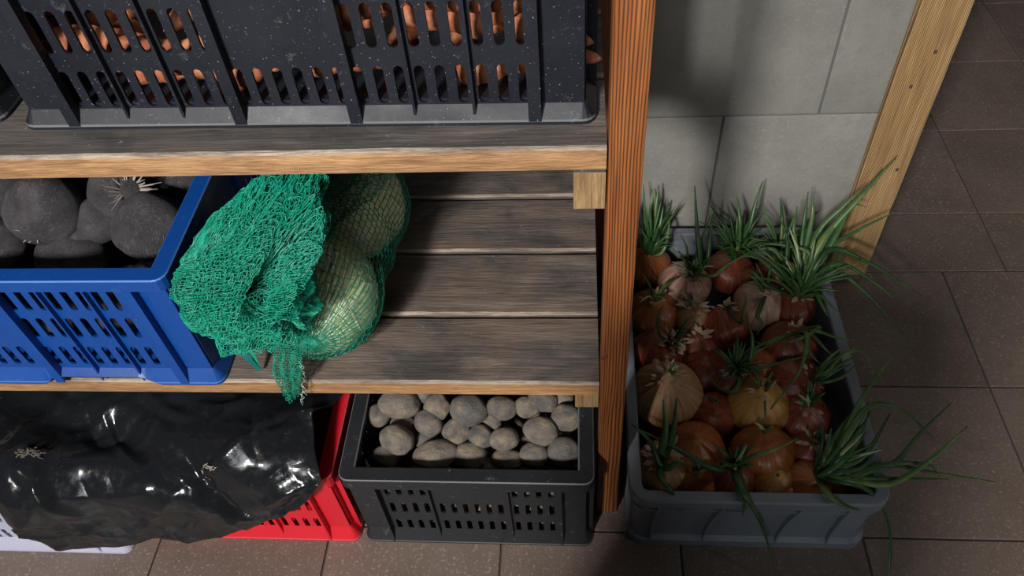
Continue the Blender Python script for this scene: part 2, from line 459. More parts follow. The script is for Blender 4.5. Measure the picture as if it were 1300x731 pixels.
# split knot in the front post
bm = bmesh.new(); bmesh.ops.create_icosphere(bm, subdivisions=3, radius=0.006)
me = bpy.data.meshes.new('knot'); bm.to_mesh(me); bm.free(); me.materials.append(mat_plain('dark_knot_wood', (0.10, 0.035, 0.015), 0.7, 0.3, 300))
link('knot', me, rack, Vector((0.034, SY+0.001, 0.452))-RO, (0, 0.5, 0), (0.7, 0.32, 1.3))

# ------------------------------------------------------------------ crates
def rr(hx, hy, r, nc=4, ns=1):
    """rounded rectangle, anticlockwise, ns pieces per straight side"""
    pts = []
    corners = [(hx-r, hy-r, 0), (-hx+r, hy-r, PI/2), (-hx+r, -hy+r, PI), (hx-r, -hy+r, 1.5*PI)]
    for i, (cx, cy, a) in enumerate(corners):
        arc = [(cx+r*math.cos(a+PI/2*k/nc), cy+r*math.sin(a+PI/2*k/nc)) for k in range(nc+1)]
        pts += arc
        nx, ny, na = corners[(i+1) % 4]
        e = (nx+r*math.cos(na), ny+r*math.sin(na))
        for k in range(1, ns):
            t = k/ns
            pts.append((arc[-1][0]*(1-t)+e[0]*t, arc[-1][1]*(1-t)+e[1]*t))
    return pts
def loft(name, hx, hy, r, prof, mat, parent, nc=4, ns=1, closed=True, zfun=None, smooth=False, wear=()):
    vs, fs, mi = [], [], []
    for (ins, z) in prof:
        for (x, y) in rr(hx-ins, hy-ins, max(0.0015, r-ins), nc, ns):
            vs.append((x, y, zfun(x, y, z) if zfun else z))
    n = len(rr(hx, hy, r, nc, ns)); k = len(prof)
    for j in range(k if closed else k-1):
        a, b = j*n, ((j+1) % k)*n
        for i in range(n):
            i2 = (i+1) % n
            fs.append((a+i, a+i2, b+i2, b+i)); mi.append(1 if j in wear else 0)
    me = mesh(name, vs, fs, mat, smooth, mi)
    bm = bmesh.new(); bm.from_mesh(me); bmesh.ops.recalc_face_normals(bm, faces=bm.faces)
    bm.to_mesh(me); bm.free()
    return link(name, me, parent)
def slot_pts(u, v, w, h, nc=4):
    r = w/2*0.98
    pts = []
    for (cy, a0) in ((v+h/2-r, 0), (v-h/2+r, PI)):
        for k in range(nc+1):
            a = a0+PI*k/nc
            pts.append((u+r*math.cos(a), cy+r*math.sin(a)))
    return pts
def panel_mesh(name, u0, u1, v0, v1, slots, th, mat):
    """flat plate with real slot holes"""
    cu = bpy.data.curves.new(name, 'CURVE'); cu.dimensions = '2D'; cu.fill_mode = 'BOTH'; cu.extrude = th/2
    def add(pts):
        sp = cu.splines.new('POLY'); sp.points.add(len(pts)-1)
        for p, q in zip(sp.points, pts): p.co = (q[0], q[1], 0, 1)
        sp.use_cyclic_u = True
    add([(u0, v0), (u1, v0), (u1, v1), (u0, v1)])
    for s in slots: add(slot_pts(*s))
    o = bpy.data.objects.new(name, cu); COL.objects.link(o)
    dg = bpy.context.evaluated_depsgraph_get(); dg.update()
    me = bpy.data.meshes.new_from_object(o.evaluated_get(dg))
    bpy.data.objects.remove(o); bpy.data.curves.remove(cu)
    me.name = name
    me.materials.clear(); me.materials.append(mat)
    return me
CH = 0.22
def slot_rows(rows, mid_row, w=0.0106):
    """two bays of nine slots per row, ribs between; only a low row in the middle bay"""
    slots = []
    for sgn in (-1, 1):
        for k in range(9):
            for (v, h) in rows: slots.append((sgn*(0.0717+0.0204*k), v, w, h))
    for k in range(6): slots.append((-0.051+0.0204*k, mid_row[0], w, mid_row[1]))
    return slots, [(-0.245, 0.013), (-0.0615, 0.013), (0.0615, 0.013), (0.245, 0.013)], [-0.1838, -0.1227, 0.1227, 0.1838]
def long_side(): return slot_rows(((0.1735, 0.044), (0.116, 0.042), (0.0545, 0.042)), (0.0545, 0.042), 0.0100)
def top_long_side(): return slot_rows(((0.1075, 0.047), (0.0425, 0.044), (0.166, 0.036)), (0.0425, 0.044))
def short_side():
    slots = []
    for (c, n) in ((-0.1, 4), (0, 6), (0.1, 4)):
        for k in range(n):
            u = c+(k-(n-1)/2)*0.0188
            for v in (0.170, 0.110, 0.049):
                if n == 6 and v > 0.15: continue
                slots.append((u, v, 0.0085, 0.036))
    return slots, [(-0.143, 0.004), (0.143, 0.004)], [-0.0615, 0.0615]
def crate(label, loc, rz, L, Wd, mat, front, side, group=None, notch=None, ins=0.012, ribside=True, fh=0.034, lip=0.029, worn=None):
    root = empty('slotted_crate', loc, rz, label, 'crate', group)
    hx, hy = L/2, Wd/2
    loft('rim', hx, hy, 0.016, [(0.024, CH-0.014), (0.024, CH-0.002), (0.022, CH), (0.0016, CH), (0, CH-0.0016), (0.0, CH-lip+0.002),
                               (0.0015, CH-lip), (0.009, CH-lip), (0.012, CH-0.012)], [mat, worn or mat], root, wear=(1, 3, 5))
    def zf(x, y, z):
        if notch and z < 0.012:
            for (c, w) in notch:
                d = abs(x-c)
                if d < w: z = max(z, 0.0175*min(1, (w-d)/0.02))
        return z
    loft('foot_flange', hx, hy, 0.014, [(0.0125, fh), (0.0105, fh+0.002), (0.0005, 0.006), (0, 0.0035), (0, 0.0), (0.02, 0.0), (0.02, 0.02)], [mat, worn or mat], root, 4, 60 if notch else 1, True, zf, wear=(0, 2))
    link('base', box_mesh('base', -hx+0.014, hx-0.014, -hy+0.014, hy-0.014, 0.020, 0.024, mat, 0), root)
    fs, fw, ft = front; ss, sw, st = side
    pf = panel_mesh('side_panel', -hx+ins, hx-ins, 0.012, CH-0.008, fs, 0.003, mat)
    ps = panel_mesh('side_panel', -hy+ins+0.003, hy-ins-0.003, 0.012, CH-0.008, ss, 0.003, mat)
    for a in (0, PI): link('side_panel', pf, root, (math.sin(a)*0, -(hy-ins) if a == 0 else hy-ins, 0), (PI/2, 0, a))
    for a in (1, -1): link('side_panel', ps, root, (a*(hx-ins), 0, 0), (PI/2, 0, a*PI/2))
    def wide_rib(w, dep):
        # tapering fin, hollow looking: wide at the rim, flared at the foot
        x = w/2
        pr = [(-0.0, CH-0.02), (-dep, CH-0.02), (-dep, 0.004), (0.0, fh-0.006)]
        vs = [(-x, y, z) for y, z in pr]+[(x, y, z) for y, z in pr]
        return mesh('rib', vs, [(0, 1, 2, 3), (7, 6, 5, 4), (0, 4, 5, 1), (1, 5, 6, 2), (2, 6, 7, 3), (3, 7, 4, 0)], mat, False)
    wcache = {}
    def ribs(lst, thin, place):
        for (u, w) in [(u, w) for u, w in lst]+[(u, 0.0028) for u in thin]:
            dep = ins-0.0008 if w > 0.0028 else 0.007
            if (w, dep) not in wcache: wcache[(w, dep)] = wide_rib(w, dep)
            place(wcache[(w, dep)], u)
    ribs(fw, ft, lambda me, u: link('rib', me, root, (u, -(hy-ins)-0.001, 0)))
    if ribside:
        ribs(sw, st, lambda me, u: link('rib', me, root, (hx-ins+0.001, u, 0), (0, 0, PI/2)))
        ribs(sw, st, lambda me, u: link('rib', me, root, (-hx+ins-0.001, u, 0), (0, 0, -PI/2)))
    return root
LS, TS, SS = long_side(), top_long_side(), short_side()
TOPC = Vector((-0.2835, 0.655+0.2, ZU+0.0005))
crate('large black slotted crate of carrots on the upper shelf, right against the front post', TOPC, -0.016, 0.612, 0.405, M_black, TS, SS, fh=0.017, worn=M_worn_k)
crate('black crate at the left end of the upper shelf, cut off by the photo edge', (-0.925, 0.875, ZU+0.0005), -0.01, 0.612, 0.405, M_black, TS, SS, fh=0.017, worn=M_worn_k)
BLUC = Vector((-0.796, 0.806, ZL+0.0005))
crate('bright blue slotted crate full of beetroots on the lower shelf', BLUC, 0, 0.602, 0.402, M_blue, LS, SS, None, [(0.1225, 0.085), (-0.1225, 0.085)], fh=0.024, lip=0.021, worn=M_worn_b)
POTC = Vector((-0.1700, 0.550+0.275, 0.0002))
crate('black slotted crate full of potatoes on the floor beside the front post', POTC, 0, 0.388, 0.55, M_black_low, SS, LS, worn=M_worn_k)
REDC = Vector((-0.567, 0.549+0.275, 0.0002))
crate('red slotted crate half covered by the black plastic sheet on the floor', REDC, 0, 0.388, 0.55, M_red, SS, LS, worn=M_worn_r)
WHIC = Vector((-0.968, 0.517+0.275, 0.0002))
crate('pale lilac white crate under the left end of the black plastic sheet', WHIC, 0, 0.392, 0.55, M_white, SS, LS)

# ------------------------------------------------------------------ vegetables: shapes
def blob(name, sub, fn, mats, smooth=True):
    bm = bmesh.new(); bmesh.ops.create_icosphere(bm, subdivisions=sub, radius=1.0)
    for v in bm.verts: v.co = fn(v.co.normalized())
    me = bpy.data.meshes.new(name); bm.to_mesh(me); bm.free()
    for m in (mats if isinstance(mats, (list, tuple)) else [mats]): me.materials.append(m)
    me.polygons.foreach_set('use_smooth', [True]*len(me.polygons))
    return me
def potato_fn(seed):
    rnd = random.Random(seed); o = Vector((rnd.random()*50, rnd.random()*50, rnd.random()*50))
    eyes = [nrm((rnd.uniform(-1, 1), rnd.uniform(-1, 1), rnd.uniform(-1, 1))) for _ in range(9)]
    def fn(n):
        r = 1+0.11*noise.noise(n*1.1+o)+0.035*noise.noise(n*3+o)
        for e in eyes: r -= 0.055*math.exp(-((n-e).length/0.16)**2)
        return n*r
    return fn
POTS = [blob('potato', 4 if i < 5 else 3, potato_fn(i+3), M_potato) for i in range(6)]
def settle(fixed, n, lo, hi, r0, r1, seed, it=70):
    """loose packing of n more balls around the given ones inside a box"""
    rnd = random.Random(seed)
    P = [[Vector(p), r, True] for p, r in fixed]
    for _ in range(n):
        r = rnd.uniform(r0, r1)
        P.append([Vector([rnd.uniform(lo[k]+r, hi[k]-r) for k in range(3)]), r, False])
    for t in range(it):
        for i in range(len(P)):
            for j in range(i):
                d = P[i][0]-P[j][0]; L = d.length; gap = (P[i][1]+P[j][1])*0.95-L
                if gap > 0 and L > 1e-6:
                    d /= L
                    if P[i][2] and P[j][2]: continue
                    a = 0 if P[i][2] else (1 if P[j][2] else 0.5)
                    P[i][0] += d*gap*a; P[j][0] -= d*gap*((1-a) if not P[j][2] else 0)
        for q in P:
            if q[2]: continue
            q[0].z -= 0.0006
            for k in range(3): q[0][k] = min(hi[k]-q[1], max(lo[k]+q[1], q[0][k]))
    return [(q[0], q[1]) for q in P if not q[2]]

# potatoes that can be seen: px, py, width, height (photo points), roll, label
PT = [
 (507, 512, 54, 40, 0, 0.205, 'large grey potato touching the shelf edge at the back left of the black crate'),
 (481, 527, 31, 28, 10, 0.195, 'small yellowish potato in the far left corner of the black potato crate'),
 (555, 516, 35, 35, -35, 0.207, 'speckled potato with an eye, second from the left under the shelf edge'),
 (544, 537, 38, 33, -30, 0.196, 'oval potato tucked in front of the speckled potato with the eye'),
 (595, 521, 41, 47, 75, 0.210, 'big tan potato standing upright at the middle of the shelf edge'),
 (637, 518, 31, 40, 80, 0.206, 'oval yellow-blotched potato right of the big upright tan potato'),
 (669, 517, 32, 27, -15, 0.203, 'knobbly wrinkled potato below the shelf edge, left of the two right ones'),
 (689, 508, 40, 30, -20, 0.207, 'pale scabby potato half hidden by the shelf edge near the rail end'),
 (719, 530, 39, 35, 5, 0.200, 'round potato with yellow scratches in the right corner under the rail end'),
 (686, 547, 45, 36, -10, 0.198, 'rounded dark speckled potato left below the yellow scratched one'),
 (640, 557, 38, 30, 10, 0.194, 'flat pale crusty potato in the middle of the second row'),
 (611, 554, 29, 33, 70, 0.185, 'plain grey round potato left of the flat pale crusty one'),
 (580, 547, 34, 38, -60, 0.188, 'smooth brownish potato below the big upright tan potato'),
 (504, 558, 45, 36, -20, 0.196, 'broad grey potato with yellow freckles at the left of the second row'),
 (553, 576, 58, 34, 10, 0.178, 'wide pale brown potato nearest the front rim, left of centre'),
 (515, 540, 40, 26, -15, 0.176, 'shaded potato wedged behind the broad freckled grey one'),
 (624, 534, 23, 27, 60, 0.186, 'narrow pale potato squeezed beside the big upright one'),
 (644, 582, 40, 26, 0, 0.172, 'shadowed flattish potato at the middle of the front rim'),
 (678, 577, 37, 31, 0, 0.178, 'dark round potato at the front rim, right of the middle'),
 (716, 574, 43, 38, 0, 0.176, 'dark brown potato in the front right corner of the black crate'),
 (597, 578, 46, 34, 0, 0.168, 'deeply shaded potato between two others at the front rim'),
 (539, 558, 28, 22, 0, 0.170, 'small shaded potato between the broad freckled and smooth brownish ones'),
 (714, 506, 30, 28, 0, 0.195, 'shaded potato directly behind the rail end of the lower shelf'),
 (543, 500, 34, 26, 0, 0.200, 'potato peeking from behind the shelf edge above the speckled one'),
 (492, 578, 40, 26, 0, 0.160, 'dark potato sunk in the front left corner of the black crate'),
]
fixed = []
for i, (px, py, w, h, roll, z, lab) in enumerate(PT):
    z += 0.0
    p = at(px, py, z); dist = (p-Vector((0, 0, CAM_H))).length
    a, b = w/2*dist/FPX, h/2*dist/FPX
    o = link('potato', POTS[i % 5], None, p)
    o.rotation_euler = (RT.cross(Vector((0, 0, 1))).to_track_quat('Z', 'Y').to_euler().x*0, 0, 0)
    Rm = Matrix((RT, -DN, -_f)).transposed()
    o.rotation_euler = (Rm @ Matrix.Rotation(math.radians(roll), 3, 'Z')).to_euler()
    o.scale = (a, b, (a+b)/2*0.92)
    tagit(o, lab, 'potato', 'potatoes in the black crate')
    fixed.append((p, (a+b)/2*0.9))
lo = (POTC.x-0.178, POTC.y-0.258, 0.026); hi = (POTC.x+0.178, POTC.y+0.22, 0.150)
front = settle(fixed, 44, lo, (hi[0], lo[1]+0.062, 0.172), 0.020, 0.026, 6)
for k, (p, r) in enumerate(front+settle(fixed+front, 50, (lo[0], lo[1]+0.05, lo[2]), (hi[0], 0.80, 0.168), 0.021, 0.028, 5)):
    o = link('potato', POTS[5], None, p, (random.uniform(0, 6), random.uniform(0, 6), random.uniform(0, 6)), (r*1.08, r*0.95, r*0.92))
    tagit(o, 'potato buried in the black crate, glimpsed through its front slots', 'potato', 'buried potatoes of the black crate')
for k, (p, r) in enumerate(settle([], 30, (REDC.x-0.178, REDC.y-0.258, 0.026), (REDC.x+0.178, REDC.y-0.15, 0.17), 0.022, 0.028, 9)):
    o = link('potato', POTS[5], None, p, (random.uniform(0, 6), random.uniform(0, 6), random.uniform(0, 6)), (r*1.08, r*0.95, r*0.92))
    tagit(o, 'potato inside the red crate, glimpsed through its front slots', 'potato', 'potatoes in the red crate')

# carrots behind the slots of the upper crate
def carrot_mesh(seed):
    rnd = random.Random(seed); n, m = 14, 10; L = 1.0
    vs, fs = [], []
    for i in range(n+1):
        t = i/n; r = (0.125*(1-t)**0.55*(0.6+0.4*min(1, t*12)) + 0.006)
        r *= 1+0.08*math.sin(t*40+seed)
        cx = 0.03*math.sin(t*3+seed)
        for k in range(m):
            a = 2*PI*k/m
            vs.append((cx+r*math.cos(a), r*math.sin(a), (t-0.45)*L))
    for i in range(n):
        for k in range(m):
            k2 = (k+1) % m
            fs.append((i*m+k, i*m+k2, (i+1)*m+k2, (i+1)*m+k))
    fs.append(tuple(reversed(range(m)))); fs.append(tuple(n*m+k for k in range(m)))
    return mesh('carrot', vs, fs, M_carrot)
CARS = [carrot_mesh(i) for i in range(4)]
rnd = random.Random(11)
for row in range(6):
    for c in range(11):
        L = rnd.uniform(0.13, 0.19)
        x = TOPC.x-0.262+c*0.052+rnd.uniform(-0.008, 0.008)
        z = ZU+0.044+row*0.026
        y = TOPC.y-0.115+0.02*(row % 2)+rnd.uniform(0, 0.02)
        o = link('carrot', CARS[rnd.randrange(4)], None, (x, y, z), (PI/2+rnd.uniform(-0.25, 0.25), rnd.uniform(-.3, .3), rnd.uniform(-0.5, 0.5)), (L, L, L*0.62))
        if rnd.random() < 0.45:
            o.rotation_euler = (rnd.uniform(-.2, .2), PI/2+rnd.uniform(-0.35, 0.35), rnd.uniform(-.06, .06)); o.location.y = TOPC.y-0.158+rnd.uniform(0, 0.012)
        tagit(o, 'dusty orange carrot glimpsed through the slots of the upper black crate', 'carrot', 'carrots in the upper black crate')

# beetroots
def beet_fn(seed):
    o = Vector((seed*7.3, seed*1.7, 4))
    def fn(n):
        r = 1+0.09*noise.noise(n*1.2+o)+0.03*noise.noise(n*3.5+o)+0.02*noise.noise(n*8+o)
        z = n.z
        p = n*r
        if z > 0.86: p *= 1+0.08*(z-0.86)/0.14
        if z < -0.9: p *= 1+0.55*((-z-0.9)/0.1)**2
        return p
    return fn
BEETS = [blob('root_body', 4, beet_fn(i+1), M_beet) for i in range(4)]
def tubes(name, paths, mat, seg=5):
    """several tapering strands in one mesh; paths: (points, r0, r1)"""
    vs, fs = [], []
    for pts, r0, r1 in paths:
        b = len(vs); n = len(pts)
        for i, p in enumerate(pts):
            p = Vector(p); t = (Vector(pts[min(n-1, i+1)])-Vector(pts[max(0, i-1)])).normalized()
            s = t.cross(Vector((0.3, 0.2, 1))).normalized(); u = s.cross(t)
            r = r0+(r1-r0)*i/(n-1)
            for k in range(seg):
                a = 2*PI*k/seg; vs.append(p+s*r*math.cos(a)+u*r*math.sin(a))
        for i in range(n-1):
            for k in range(seg):
                k2 = (k+1) % seg
                fs.append((b+i*seg+k, b+i*seg+k2, b+(i+1)*seg+k2, b+(i+1)*seg+k))
    return mesh(name, vs, fs, mat)
def crown(seed, n=9, L=0.35, spread=0.5, base=0.9, droop=0.0):
    r = random.Random(seed); ps = []
    for k in range(n):
        a = r.uniform(0, 2*PI); d = Vector((math.cos(a)*spread, math.sin(a)*spread, 0.8))
        p0 = Vector((math.cos(a)*0.12, math.sin(a)*0.12, base)); l = L*r.uniform(0.5, 1.2)
        ps.append(([p0, p0+d*l*0.5+Vector((r.uniform(-.05, .05), 0, 0)), p0+d*l+Vector((0, r.uniform(-.1, .1), -droop))], 0.030, 0.010))
    return tubes('stem_crown', ps, M_root)
CROWNS = [crown(1), crown(2, 34, 0.55, 1.3, 0.86, 0.1), crown(3, 9, 0.30)]
BT = [
 (57, 266, 88, 74, 0.600, (0.05, -0.9, 0.05), 0, 2, 'big round grey beetroot at the left of the blue crate, crown pointing to the front'),
 (126, 280, 52, 48, 0.572, (0.4, 0.5, 0.1), 1, None, 'smaller smooth beetroot between the big round one and the front right one'),
 (192, 288, 88, 66, 0.577, (0.3, 0.3, 1), 2, None, 'smooth rounded beetroot in the front right corner of the blue crate'),
 (152, 243, 66, 60, 0.600, (0.75, -0.45, 0.45), 3, 1, 'hairy beetroot with a tuft of dry stalks near the middle of the blue crate'),
 (198, 236, 50, 42, 0.570, (1.0, 0.6, 0.1), 1, None, 'dark beetroot just behind the tuft of dry stalks'),
 (94, 322, 106, 50, 0.535, (-0.4, 0.1, 2), 0, 2, 'broad dark beetroot pressed against the front rim of the blue crate'),
 (4, 310, 56, 50, 0.550, (0.5, 0, 3), 2, None, 'shaded beetroot in the front row at the left edge of the photo'),
 (6, 243, 54, 50, 0.590, (1.2, 0.6, 0.4), 3, None, 'hairy pale streaked beetroot at the left edge behind the big round one'),
 (232, 230, 40, 34, 0.575, (0.2, 0.1, 4), 2, None, 'beetroot against the right rim under the shelf edge'),
 (110, 238, 70, 50, 0.565, (0.1, 1.0, 1), 1, None, 'beetroot peeking out between the big round and the hairy one'),
 (70, 224, 60, 40, 0.575, (0.4, 0.4, 1), 0, None, 'beetroot behind the big round one, mostly under the upper shelf'),
]
bfix = []
def beetroot(p, a, b, rot, mi, ci, lab, grp):
    rt = empty('beetroot', p, 0, lab, 'beetroot', grp); rt.rotation_euler = Vector(rot).to_track_quat('Z', 'Y').to_euler()
    link('root_body', BEETS[mi], rt, None, None, (a, a, b))
    if ci is not None: link('stem_crown', CROWNS[ci], rt, None, None, (a, a, b))
    return rt
for (px, py, w, h, z, rot, mi, ci, lab) in BT:
    p = at(px, py, z); d = (p-Vector((0, 0, CAM_H))).length
    a, b = w/2*d/FPX, h/2*d/FPX
    a = min(a, 0.050); b = min(b, 0.046)
    bfix.append((p, (a+b)/2))
    beetroot(p, a, (a+b)/2, rot, mi, ci, lab, 'beetroots in the blue crate')
for (p, r) in settle(bfix, 26, (BLUC.x-0.1, BLUC.y-0.184, ZL+0.028), (BLUC.x+0.283, BLUC.y+0.12, ZL+0.175), 0.030, 0.037, 4):
    beetroot(p, r, r*0.95, (random.uniform(0, 3), random.uniform(0, 3), 0), random.randrange(4), None,
             'buried beetroot glimpsed through the slots of the blue crate', 'buried beetroots of the blue crate')

# ------------------------------------------------------------------ cabbages in a green net bag
def shell(seed, th0, th1, ph0, ph1, R, ruff):
    vs, fs = [], []; n, m = 30, 36; o = Vector((seed*3.1, 2, seed))
    for i in range(n+1):
        for j in range(m+1):
            th = th0+(th1-th0)*i/n; ph = ph0+(ph1-ph0)*j/m
            d = Vector((math.sin(th)*math.cos(ph), math.sin(th)*math.sin(ph), math.cos(th)))
            e = max(abs(2*i/n-1), abs(2*j/m-1))
            rib = 0.02*math.exp(-((j/m-0.5)/0.05)**2)
            r = R*(1+0.035*noise.noise(d*2.5+o)+ruff*max(0, e-0.7)*(0.4+noise.noise(d*7+o))+rib)
            vs.append(d*r)
    for i in range(n):
        for j in range(m):
            a = i*(m+1)+j; fs.append((a, a+1, a+m+2, a+m+1))
    return mesh('outer_leaf', vs, fs, M_cabbage)
CAB = [(Vector((-0.357, 0.698, 0.476)), 0.0815, 'pale green cabbage in the net bag, nearest to the front edge of the lower shelf', (0.5, 0.3, 0.4)),
       (Vector((-0.345, 0.877, 0.478)), 0.0830, 'pale green cabbage at the back of the net bag, partly under the upper shelf', (0.2, -0.4, 2.0))]
for ci, (c, R, lab, rot) in enumerate(CAB):
    ro = empty('cabbage', (c.x, c.y, c.z), 0, lab, 'cabbage'); ro.rotation_euler = rot
    link('head', blob('head', 4, lambda n: n*R*0.965*(1+0.03*noise.noise(n*2+Vector((ci*5, 0, 0)))), M_cabbage), ro)
    for k, (t0, t1, p0, p1) in enumerate(((0.1, 1.9, 0.1, 2.1), (0.2, 2.0, 2.0, 4.1), (0.1, 1.8, 4.0, 6.2), (1.1, 2.9, 0.9, 3.4), (1.2, 2.9, 3.5, 6.6))):
        link('outer_leaf', shell(k+ci*7, t0, t1, p0, p1, R*(1.0-0.006*k), 0.03), ro)

def wires(name, P, ni, nj, r, mat, parent, wrap_i=False, keep=None, brick=True):
    """hexagonal netting: P is a (ni,nj,3) array of knots, each thread a 3-sided tube"""
    E = []
    I, J = np.meshgrid(np.arange(ni), np.arange(nj), indexing='ij')
    idx = I*nj+J
    E.append(np.stack([idx[:, :-1].ravel(), idx[:, 1:].ravel()], 1))
    a = idx if wrap_i else idx[:-1]
    b = np.roll(idx, -1, 0) if wrap_i else idx[1:]
    mk = ((I+J) % 2 == 0) if wrap_i else ((I+J) % 2 == 0)[:-1]
    E.append(np.stack([a[mk], b[mk]], 1))
    E = np.concatenate(E); V = P.reshape(-1, 3)
    A, B = V[E[:, 0]], V[E[:, 1]]
    if keep is not None:
        k = keep((A+B)/2); A, B = A[k], B[k]
    d = B-A; L = np.linalg.norm(d, axis=1); ok = (L > 1e-5) & (L < 0.06); A, B, d, L = A[ok], B[ok], d[ok], L[ok]
    d = d/L[:, None]; up = np.array([0.31, 0.17, 0.93]); s = np.cross(d, up); s /= np.linalg.norm(s, axis=1)[:, None]+1e-9
    u = np.cross(s, d); vs = np.zeros((len(A), 6, 3))
    for k in range(3):
        o = s*math.cos(2*PI*k/3)*r+u*math.sin(2*PI*k/3)*r
        vs[:, k] = A-d*r*0.5+o; vs[:, 3+k] = B+d*r*0.5+o
    n = len(A); base = (np.arange(n)*6)[:, None]
    fs = np.concatenate([base+np.array([[0, 1, 4, 3]]), base+np.array([[1, 2, 5, 4]]), base+np.array([[2, 0, 3, 5]])])
    me = bpy.data.meshes.new(name)
    me.vertices.add(n*6); me.vertices.foreach_set('co', vs.ravel())
    me.loops.add(len(fs)*4); me.loops.foreach_set('vertex_index', fs.ravel().astype(np.int32))
    me.polygons.add(len(fs)); me.polygons.foreach_set('loop_start', np.arange(len(fs), dtype=np.int32)*4)
    me.update(); me.validate(); me.materials.append(mat)
    return link(name, me, parent)

NETO = Vector((-0.38, 0.70, ZL))
net = empty('net_bag', NETO, 0, 'green mesh net bag holding two cabbages on the lower shelf', 'net bag')
def ell_r(o, d, c, R):
    """exit distance from o along d of a ball"""
    oc = o-c; b = oc.dot(d); q = b*b-(oc.length_squared-R*R)
    return -b+math.sqrt(q) if q > 0 else 0.0
HC = (CAB[0][0]+CAB[1][0])/2+Vector((0.0, 0, 0.004))
def hull_pt(d):
    rs = [ell_r(HC, d, c, R*1.06) for c, R, _, _ in CAB]
    rs.append(ell_r(HC, d, HC+Vector((0.004, 0, -0.002)), 0.080))
    k = 70.0
    r = math.log(sum(math.exp(k*x) for x in rs))/k
    return r
ni, nj = 64, 44
P = np.zeros((ni, nj, 3))
for i in range(ni):
    for j in range(nj):
        # poles along the long axis of the bag (y)
        th = 0.012+(PI-0.024)*j/(nj-1); ph = 2*PI*i/ni
        if i % 2: th += 0.0
        d = Vector((math.sin(th)*math.cos(ph), -math.cos(th), math.sin(th)*math.sin(ph)))
        r = hull_pt(d)+0.0015
        p = HC+d*r
        w = 0.0016
        p += Vector((noise.noise(p*60), noise.noise(p*60+Vector((5, 0, 0))), noise.noise(p*60+Vector((0, 7, 0)))))*w
        # zigzag of the knit
        p += Vector((0, 1, 0))*(0.0013 if (i+j) % 2 else -0.0013)
        p.z = max(p.z, ZL+0.0015)
        P[i, j] = p-NETO
wires('netting', P, ni, nj, 0.00075, M_net_dk, net, True)

# bunched up neck of the bag: several crumpled layers of netting
BC = Vector((-0.400, 0.622, 0.592))
AWAY = nrm((-0.36, 0.57, -0.63))
def bunch_layer(R, seed, ni, nj, amp, r, mat, name='gathered_netting'):
    P = np.zeros((ni, nj, 3)); o = Vector((seed*11.3, seed*3.7, seed))
    for i in range(ni):
        for j in range(nj):
            th = 0.10+(PI-0.2)*j/(nj-1); ph = 2*PI*i/ni
            d = Vector((-math.cos(th), math.sin(th)*math.cos(ph), math.sin(th)*math.sin(ph)))
            f = noise.noise(d*1.6+o)*0.7+noise.noise(d*3.6+o)*0.45
            rdg = 1-abs(noise.noise(Vector((d.x*2.2, d.y*3.6, d.z*2.0))+Vector((3, 1, 7))+o*0.06))*2.4
            rr_ = R*(1+amp*(f*0.6+0.5*rdg-0.45))
            p = BC+Vector((d.x*rr_*0.98, d.y*rr_*0.92, d.z*rr_*1.14))
            # hollow where the neck of the bag is tucked in
            q = (p-(BC+Vector((0.034, -0.052, 0.040)))).length
            p += AWAY*(0.055*math.exp(-(q/0.024)**2)-0.015*math.exp(-((q-0.040)/0.013)**2))
            # the lower part sags, the upper part runs back under the shelf to the cabbages
            if p.z > BC.z+0.02:
                k = (p.z-BC.z-0.02)/0.09; p.y += 0.10*k*k+0.05*k; p.x += 0.075*k
            if p.z < BC.z-0.03: p.x -= 0.10*(BC.z-0.03-p.z)*0
            jit = 0.0032
            p += Vector((noise.noise(p*95+o), noise.noise(p*95+o+Vector((4, 0, 0))), noise.noise(p*95+o+Vector((0, 4, 0)))))*jit
            if p.z < 0.62 and p.y > 0.600: p.x = max(p.x, -0.492+0.001*seed)
            p.z = max(ZL+0.003, min(p.z, ZU-0.033 if p.y > 0.605 else 2))
            P[i, j] = p-NETO
    return wires(name, P, ni, nj, r, mat, net, True)
bunch_layer(0.084, 1, 150, 92, 0.40, 0.00050, M_net)
bunch_layer(0.081, 2, 140, 86, 0.48, 0.00050, M_net)
bunch_layer(0.079, 6, 130, 80, 0.52, 0.00055, M_net)
bunch_layer(0.074, 3, 100, 66, 0.45, 0.00070, M_net_dk)
bunch_layer(0.064, 4, 90, 60, 0.40, 0.00080, M_net_dk)
bunch_layer(0.050, 5, 70, 50, 0.35, 0.0010, M_net_dk)

# a fold of loose netting running over the rear cabbage under the upper shelf
def sheet_net(name, pts, wv, ni, nj, r, mat, amp, seed):
    P = np.zeros((ni, nj, 3)); o = Vector((seed, 3.3, seed*2))
    for i in range(ni):
        t = i/(ni-1)*(len(pts)-1); k = min(int(t), len(pts)-2); f = t-k
        c = Vector(pts[k]).lerp(Vector(pts[k+1]), f); w = Vector(wv[k]).lerp(Vector(wv[k+1]), f)
        for j in range(nj):
            s = j/(nj-1)*2-1
            p = c+w*s
            nn = Vector((0, -0.6, 0.8))
            p += nn*amp*(math.sin(s*9+t*1.3)+noise.noise(Vector((s*3, t*2, seed)))*1.2)
            p += Vector((noise.noise(p*90+o), noise.noise(p*90+o*2), noise.noise(p*90-o)))*0.0022
            P[i, j] = p-NETO
    return wires(name, P, ni, nj, r, mat, net)
sheet_net('loose_fold', [at(330, 330, 0.63), at(355, 268, 0.61), at(395, 228, 0.575), at(445, 205, 0.56)],
          [Vector((0.045, 0.02, -0.01)), Vector((0.05, 0.02, -0.01)), Vector((0.05, 0.01, -0.02)), Vector((0.05, 0.0, -0.02))], 52, 34, 0.00064, M_net, 0.006, 1)
